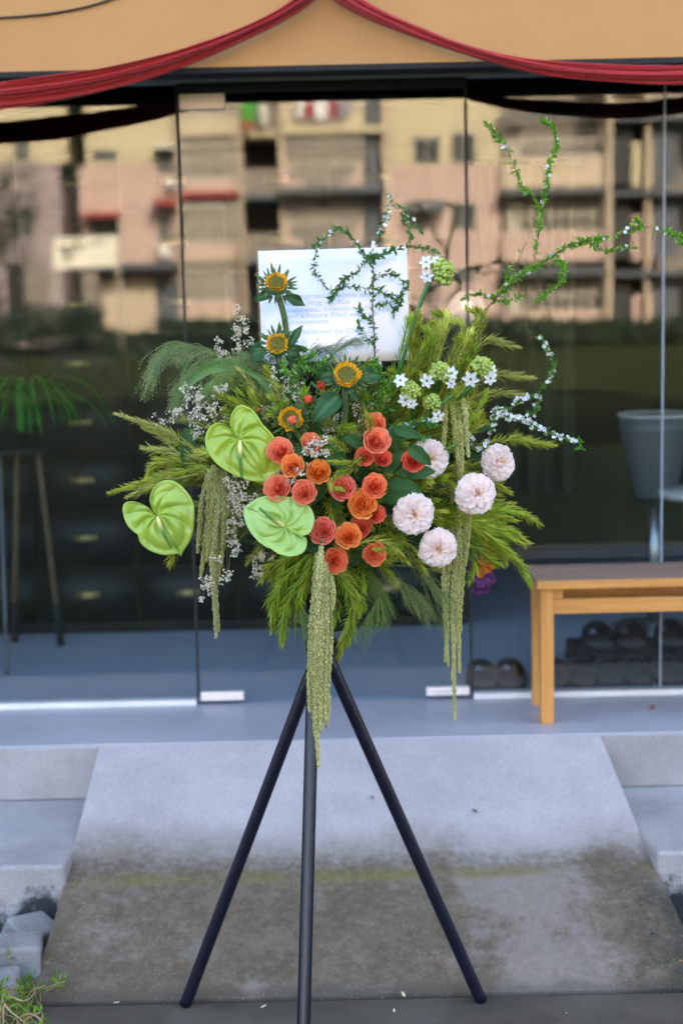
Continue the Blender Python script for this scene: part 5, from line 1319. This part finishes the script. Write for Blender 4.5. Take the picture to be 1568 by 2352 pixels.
# ------------------------------------------------------------------ twigs with tiny leaves and white blossoms
mat('spirea_leaf', (1, 1, 1), .5, .2, 60, attr=True, trans=.3)
mat('spirea_stem', (.13, .06, .035), .7, .2)
mat('blossom', (.80, .82, .82), .6, .05, trans=.2)
def twig(branches, lab, Y, yend=None, leafc=((.06, .20, .015), (.16, .36, .03))):
    p0 = atY(*branches[0][0][0], Y); t = thing('blossoming_twig', lab, 'twig', p0, 'blossoming twigs')
    st_, lf, bl = MB(), MB(), MB()
    for (pl, ld, fd, r) in branches:
        pts = curve_pts([atY(x, y, Y) + rvec() * .006 for x, y in pl], 60); n = len(pts); L = sum((b_ - a).length for a, b_ in zip(pts, pts[1:]))
        st_.tube(pts[::3] + [pts[-1]], [r * (1 - .6 * i / 20) for i in range(len(pts[::3]) + 1)], 5)
        for i in range(int(L / .0016 * ld)):
            x = rnd(0, n - 1.01); k_ = int(x); p = pts[k_].lerp(pts[k_ + 1], x - k_); d = (pts[k_ + 1] - pts[k_]).normalized()
            g_ = rnd(.7, 1.25); c0 = tuple(q * g_ for q in leafc[0]); c1 = tuple(q * g_ for q in leafc[1])
            lf.leaf(p + rvec() * .003, rvec() + d * .7, rvec(), rnd(.007, .018), rnd(.0035, .008), .2, c0, c1)
        for i in range(int(L / .0045 * fd)):
            x = rnd(0, n - 1.01); k_ = int(x); p = pts[k_].lerp(pts[k_ + 1], x - k_) + rvec() * .007; nn = (rvec() * .7 + V3((0, -1, .3))).normalized(); MM = frame(nn, rnd(0, 6)); s = rnd(.0038, .0058)
            for j in range(5):
                a = j * 1.2566; c_ = V3((math.cos(a), math.sin(a), .25)) * s * .62; b1, b2 = V3((math.cos(a), math.sin(a), .3)) * s * .5, V3((-math.sin(a), math.cos(a), 0)) * s * .42
                bl.add([p + MM @ q for q in (c_ - b1, c_ + b2, c_ + b1, c_ - b2)], [(0, 1, 2, 3)])
    st_.part('stem', 'spirea_stem', t, smooth=True)
    if lf.v: lf.part('leaves', 'spirea_leaf', t, kind='stuff')
    if bl.v: bl.part('blossoms', 'blossom', t, kind='stuff')
twig([([(862, 900), (862, 790), (858, 700), (857, 620), (845, 590)], .55, .1, .002),
      ([(845, 592), (825, 565), (800, 538), (770, 530), (738, 545), (721, 580), (727, 620), (748, 658)], .9, .28, .0013),
      ([(850, 592), (815, 625), (790, 642), (768, 664), (760, 686)], 1.3, .05, .0013), ([(760, 668), (800, 655), (855, 668), (870, 672)], .7, .1, .001),
      ([(848, 594), (872, 582), (910, 574), (950, 569), (1010, 578)], 1.4, .05, .0013),
      ([(846, 592), (862, 560), (876, 520), (886, 480), (898, 452)], .35, .75, .0012), ([(898, 462), (915, 478), (945, 500), (962, 524)], .9, .2, .001), ([(922, 484), (934, 510), (936, 545), (935, 568)], .9, .05, .001),
      ([(858, 640), (890, 626), (925, 640), (932, 655)], 1.3, .15, .001), ([(858, 655), (890, 672), (920, 690), (905, 715)], 1.5, .3, .001), ([(858, 700), (900, 690), (930, 660)], 1.2, .25, .001), ([(858, 740), (835, 720), (828, 700)], 1.2, .05, .001), ([(862, 790), (835, 770), (820, 740)], 1.1, .2, .001)],
     'leafy twig with white blossom branching in front of the message card', 3.52, leafc=((.04, .15, .025), (.11, .27, .05)))
twig([([(1010, 850), (1066, 756), (1130, 696)], .05, 0, .0034), ([(1130, 696), (1190, 640), (1240, 605), (1300, 572), (1345, 552), (1385, 545)], 2.1, .16, .0024),
      ([(1270, 590), (1296, 612), (1290, 645), (1240, 682)], 2.1, .03, .0013), ([(1180, 650), (1160, 640), (1168, 615)], 1.5, .03, .0012), ([(1140, 690), (1100, 680), (1062, 690)], .8, .05, .0012), ([(1140, 690), (1170, 690), (1200, 680)], .8, .05, .0012),
      ([(1350, 550), (1390, 570), (1452, 562)], .9, .12, .0012), ([(1380, 545), (1420, 532), (1465, 522), (1520, 524), (1545, 535), (1575, 560)], .55, .12, .0012), ([(1440, 528), (1466, 520), (1470, 505)], 1.6, .05, .001), ([(1530, 530), (1560, 540), (1575, 565)], 1.6, .0, .001),
      ([(1170, 655), (1200, 580), (1225, 500), (1232, 440)], .08, 0, .0011), ([(1240, 480), (1220, 445), (1200, 420), (1178, 370), (1150, 320), (1122, 278)], 1.0, .05, .0013), ([(1232, 545), (1238, 510), (1240, 480)], 1.0, .02, .0012),
      ([(1225, 620), (1240, 540), (1248, 450), (1255, 390)], .35, 0, .0011), ([(1240, 480), (1250, 430), (1266, 372), (1280, 330), (1265, 292), (1238, 270)], 1.4, .14, .0013)],
     'tall leafy twig sweeping out to the upper right', 3.50, leafc=((.07, .24, .012), (.22, .48, .03)))
twig([([(1040, 960), (1105, 1030), (1128, 985), (1140, 945)], .5, .9, .0013), ([(1128, 935), (1165, 950), (1205, 968), (1260, 990), (1330, 1020)], .7, 1.7, .0014), ([(1140, 948), (1170, 932), (1200, 918), (1232, 905)], .7, .9, .0012), ([(1320, 1014), (1332, 1008), (1330, 1030)], 1.8, .1, .001),
      ([(1200, 968), (1228, 930), (1250, 890), (1266, 858), (1258, 810), (1240, 775)], 1.0, .55, .0012), ([(1240, 775), (1228, 768), (1212, 775), (1205, 788)], .0, 0, .0006)],
     'twig crowded with tiny white blossom at the right', 3.42, leafc=((.04, .17, .015), (.12, .30, .03)))
twig([([(870, 1010), (850, 960), (845, 900), (855, 850)], 1.6, .06, .0013), ([(845, 930), (870, 905), (880, 880)], 1.5, .05, .001), ([(850, 960), (880, 950), (900, 930)], 1.5, .05, .001)], 'small leafed green twig right of the central sunflower', 3.34, leafc=((.04, .15, .015), (.11, .27, .03)))
twig([([(720, 950), (700, 880), (690, 830), (700, 800)], 1.6, .1, .0013), ([(695, 860), (730, 835), (760, 820)], 1.5, .15, .001)], 'small leafed green twig below the message card', 3.40, leafc=((.05, .18, .02), (.14, .30, .04)))

twig([([(860, 990), (868, 930), (872, 880), (860, 830)], 2.6, .03, .0013), ([(868, 930), (890, 900), (905, 870)], 2.2, .03, .001), ([(866, 950), (845, 930), (838, 905)], 2.2, .02, .001), ([(870, 890), (848, 870), (840, 845)], 2.2, .02, .001)], 'bright small leafed twig left of the leftmost starry spike', 3.33, leafc=((.07, .24, .015), (.18, .40, .04)))
twig([([(680, 930), (670, 880), (690, 840), (715, 815)], 2.4, .05, .0013), ([(675, 870), (655, 850), (650, 830)], 2.2, .05, .001), ([(690, 840), (725, 845), (745, 830)], 2.2, .05, .001)], 'bright small leafed twig right of the second sunflower', 3.37, leafc=((.07, .24, .02), (.18, .38, .05)))
twig([([(900, 1010), (930, 985), (965, 975), (990, 980)], 2.0, .35, .0012), ([(930, 985), (945, 1000), (975, 1005)], 1.8, .2, .001)], 'small leafed twig with a few white dots above the deep red rose', 3.33, leafc=((.05, .19, .02), (.14, .32, .05)))

# ------------------------------------------------------------------ white statice sprigs
random.seed(11)
mat('statice', (.74, .70, .56), .8, .1, 100, trans=.15)
mat('statice_stem', (.12, .14, .06), .7, .2)
def statice(clusters, root, lab, Y, k_=1.0):
    r_ = atY(*root, Y + .06); t = thing('statice_sprig', lab, 'sprig', r_, 'white statice sprigs'); st_, bl = MB(), MB()
    for (x, y, rx, ry, n) in clusters:
        c_ = atY(x, y, Y); st_.tube(curve_pts([r_, r_.lerp(c_, .5) + rvec() * .02, c_], 10), .0007, 4)
        for i in range(int(n * .22) + 1):
            p = c_ + V3((rnd(-1, 1) * rx, rnd(-.5, .5) * rx, rnd(-1, 1) * ry)) * (1 / 1040)
            st_.tube([c_ + rvec() * .003, p], .0004, 3)
            for j in range(6):
                q = p + rvec() * .0055; s = rnd(.0016, .0030)
                for m_ in range(3):
                    a, b_ = rvec().normalized() * s, rvec().normalized() * s; bl.add([q - a, q + b_, q + a, q - b_], [(0, 1, 2, 3)])
    st_.part('stems', 'statice_stem', t, smooth=True); bl.part('florets', 'statice', t, kind='stuff')
statice([(548, 715, 8, 20, 30), (552, 745, 16, 22, 60), (540, 765, 12, 14, 40), (500, 790, 8, 14, 30), (505, 815, 12, 14, 40), (560, 790, 22, 18, 60), (530, 820, 20, 14, 40)], (560, 960), 'tallest white statice sprig, left of the message card', 3.46)
statice([(440, 905, 22, 22, 90), (470, 930, 26, 22, 100), (415, 945, 14, 12, 40), (395, 955, 12, 14, 30), (455, 960, 18, 22, 70), (505, 890, 20, 10, 40), (370, 962, 16, 12, 24), (452, 990, 10, 20, 40), (500, 960, 26, 26, 80)], (540, 1030), 'thick white statice sprig above the left needle foliage', 3.36)
statice([(660, 905, 26, 24, 90), (690, 920, 24, 26, 80), (640, 925, 20, 16, 50), (628, 860, 8, 24, 36), (630, 945, 10, 14, 30), (665, 870, 18, 20, 40), (612, 950, 10, 18, 24)], (700, 1020), 'white statice sprig between the left sunflowers', 3.37)
statice([(830, 960, 22, 30, 90), (770, 975, 20, 24, 70), (815, 1000, 26, 22, 80), (850, 920, 14, 20, 40), (760, 1000, 16, 16, 50)], (800, 1060), 'white statice sprig around the stem of the central sunflower', 3.34)
statice([(735, 1012, 14, 8, 40), (712, 1035, 14, 6, 30), (722, 1046, 10, 6, 24), (720, 1022, 8, 6, 20), (742, 1040, 12, 5, 24), (690, 1085, 10, 8, 20)], (760, 1060), 'few white florets lying over the half hidden coral rose', 3.17)
statice([(525, 1110, 18, 12, 60), (550, 1125, 20, 22, 100), (540, 1160, 20, 18, 80), (545, 1190, 14, 16, 60), (575, 1145, 16, 8, 40), (530, 1230, 14, 16, 50), (538, 1255, 12, 14, 40), (516, 1190, 8, 10, 24), (622, 1085, 8, 10, 24), (648, 1088, 14, 10, 30), (560, 1175, 10, 12, 30)], (600, 1120), 'white statice sprig between the left anthuriums', 3.24)
statice([(590, 1300, 14, 22, 60), (610, 1280, 16, 14, 40), (585, 1325, 8, 10, 20)], (640, 1250), 'small white statice sprig below the lower middle anthurium', 3.28)
statice([(475, 1335, 14, 14, 36), (480, 1352, 8, 14, 24), (465, 1375, 7, 5, 14), (515, 1330, 9, 8, 20), (525, 1318, 7, 8, 14), (540, 1270, 10, 12, 20), (462, 1352, 6, 6, 10), (495, 1290, 10, 8, 16)], (520, 1240), 'trailing white statice sprig crossing the left amaranth tip', 3.225)
statice([(660, 1110, 6, 6, 10), (672, 1100, 6, 6, 12), (700, 1070, 6, 6, 8)], (690, 1110), 'white florets between the coral roses at left', 3.2)

# ------------------------------------------------------------------ fluffy grass plumes
mat('grass_hair', (1, 1, 1), .6, .1, attr=True, trans=.3)
def hair(mb, pts, w_, c_):
    n = len(pts)
    for i in range(n - 1):
        d = (pts[i + 1] - pts[i]); s = d.cross(V3((0, 1, .2))).normalized() * w_ * (1 - .6 * i / n)
        mb.add([pts[i] - s, pts[i] + s, pts[i + 1] + s * .8, pts[i + 1] - s * .8], [(0, 1, 2, 3)], c_)
def plume(axis, n, fall, lab, Y, L0, col_=(.16, .24, .07), bead=True, side=-1):
    A = curve_pts([atY(x, y, Y) for x, y in axis], 30); t = thing('grass_plume', lab, 'grass', A[0], 'fluffy grass plumes', kind='thing'); mb = MB()
    MB().tube(A[:24:2], [.0016 - .0008 * i / 11 for i in range(12)], 5).part('stem', 'stem_green', t, smooth=True)
    for i in range(n):
        f = rnd(.12, 1); k_ = int(f * 28); p = A[k_]; d = (A[k_ + 1] - A[k_]).normalized(); L = L0 * rnd(.5, 1.1)
        e = p + d * L * .75 + V3((rnd(-.25, .25) * L, rnd(-.35, .35) * L, rnd(-.12, .3) * L)) + V3((fall[0], 0, fall[1])) * L * rnd(.3, 1)
        m1 = p.lerp(e, .45) + V3((0, 0, .16 * L)) ; pts = curve_pts([p, m1, e], 6); g_ = rnd(.7, 1.3); c_ = tuple(q * g_ for q in col_)
        hair(mb, pts, .00055, c_)
        for j in range(3):
            b_ = pts[rnd(0, 1) > .5 and 3 or 4]; e2 = b_ + (e - b_) * .7 + rvec() * .012 + V3((0, 0, -.008)); hair(mb, [b_, b_.lerp(e2, .5) + V3((0, 0, .003)), e2], .0003, c_)
            if bead: mb.blob(e2, .0011, mixv(c_, (.42, .42, .25), .5), 1.6)
        if bead: mb.blob(e, .0013, mixv(c_, (.42, .42, .25), .5), 1.6)
    mb.part('hairs', 'grass_hair', t, kind='stuff')
plume([(640, 930), (560, 860), (490, 812), (430, 795), (385, 805), (360, 835)], 240, (-.1, -.75), 'arching grass plume furthest to the left', 3.46, .085, (.22, .32, .11))
plume([(660, 940), (600, 870), (530, 835), (460, 850), (425, 890)], 330, (-.1, -.6), 'grass plume drooping over the left white sprigs', 3.44, .08, (.19, .30, .09))
plume([(650, 950), (610, 890), (560, 860), (500, 880)], 380, (-.15, -.5), 'dense green grass plume above the upper anthurium', 3.42, .08, (.20, .33, .08))
plume([(660, 920), (620, 850), (580, 830), (545, 850)], 340, (-.1, -.4), 'grass plume below the second sunflower', 3.44, .08, (.21, .31, .10))
plume([(740, 940), (735, 870), (760, 820), (805, 790)], 90, (.1, -.2), 'soft pale grass plume in front of the foot of the card', 3.50, .075, (.22, .28, .13), False)
plume([(700, 930), (690, 870), (705, 830), (735, 815)], 60, (.2, -.1), 'thin dark grass plume at the lower left of the card', 3.52, .07, (.12, .16, .07))
plume([(830, 1240), (880, 1300), (920, 1340), (960, 1370)], 70, (.1, -.7), 'loose grass wisps hanging below the carnations', 3.40, .10, (.18, .26, .07), False)
plume([(790, 1270), (830, 1310), (870, 1360), (850, 1420)], 110, (.0, -.6), 'fine green grass wisps below the orange red rose', 3.36, .09, (.15, .24, .04), False)
plume([(690, 1270), (670, 1330), (680, 1380), (700, 1410)], 80, (-.1, -.7), 'fine grass wisps hanging left of the central amaranth', 3.36, .09, (.15, .23, .05), False)
plume([(900, 1230), (950, 1290), (985, 1330), (1000, 1350)], 50, (.1, -.8), 'grass wisps hanging left of the right amaranth', 3.38, .10, (.18, .25, .07), False)
# broad grass blades
mat('grass_blade', (.10, .24, .055), .45, .15, 20, trans=.25)
def blade(px, w_, Y, lab):
    A = curve_pts([atY(x, y, Y) for x, y in px], 20); mb = MB()
    for i in range(19):
        d = A[i + 1] - A[i]; s0 = d.cross(V3((0, 1, 0))).normalized(); wa = w_ / 1040 * math.sin(math.pi * (i + .4) / 20.5); wb = w_ / 1040 * math.sin(math.pi * (i + 1.4) / 20.5)
        mb.add([A[i] - s0 * wa, A[i] + V3((0, .004, 0)), A[i] + s0 * wa, A[i + 1] - s0 * wb, A[i + 1] + V3((0, .004, 0)), A[i + 1] + s0 * wb], [(0, 1, 4, 3), (1, 2, 5, 4)])
    mb.solo('arching_grass', 'grass_blade', lab, 'grass', 'broad grass blades', smooth=True, kind='thing')
blade([(640, 960), (570, 860), (500, 842), (445, 870), (425, 905)], 13, 3.42, 'broad arching grass blade over the left white sprigs')
blade([(560, 1040), (480, 980), (440, 985), (424, 1030)], 12, 3.44, 'broad green blade standing left of the upper anthurium')
blade([(640, 960), (620, 900), (600, 870), (560, 850)], 10, 3.40, 'broad green blade behind the white sprigs near the second sunflower')
blade([(410, 975), (412, 900), (430, 830), (470, 806)], 5, 3.47, 'thin pale bent stalk under the left grass plume')

# ------------------------------------------------------------------ blossoms seen low behind the right side
mat('purple_petal', (.11, .02, .12), .6, .2, 60, trans=.25); mat('orange_petal', (.62, .20, .015), .6, .2, 60, trans=.25)
def rear_blossom(px, py, r, Y, mt, lab):
    p = atY(px, py, Y); t = thing('orchid_blossom', lab, 'blossom', p); s = r / 1040 * Y / 3.2
    me = MB().grid(sfn, 5, 6).mesh('petal', mt)
    for k2 in range(3):
        off = rvec() * s * .6; nn = frame(V3((rnd(-.6, .6), -1, rnd(-.4, .4))), rnd(0, 6))
        for i in range(5):
            M = nn @ Matrix.Rotation(i * 1.2566, 3, 'Z'); child('petal', me, t, off, M.to_euler(), (s, s * 1.5, s))
    MB().tube(curve_pts([p, p.lerp(CORE, .4) + V3((0, .03, .02)), CORE], 8), .002, 5).part('stem', 'stem_green', t, smooth=True)
rear_blossom(1112, 1325, 20, 3.95, 'purple_petal', 'purple blossom low behind the right needle foliage, upper one')
rear_blossom(1104, 1348, 18, 3.96, 'purple_petal', 'purple blossom low behind the right needle foliage, lower one')
rear_blossom(1112, 1290, 24, 3.70, 'orange_petal', 'orange blossom half hidden in the right needle foliage')
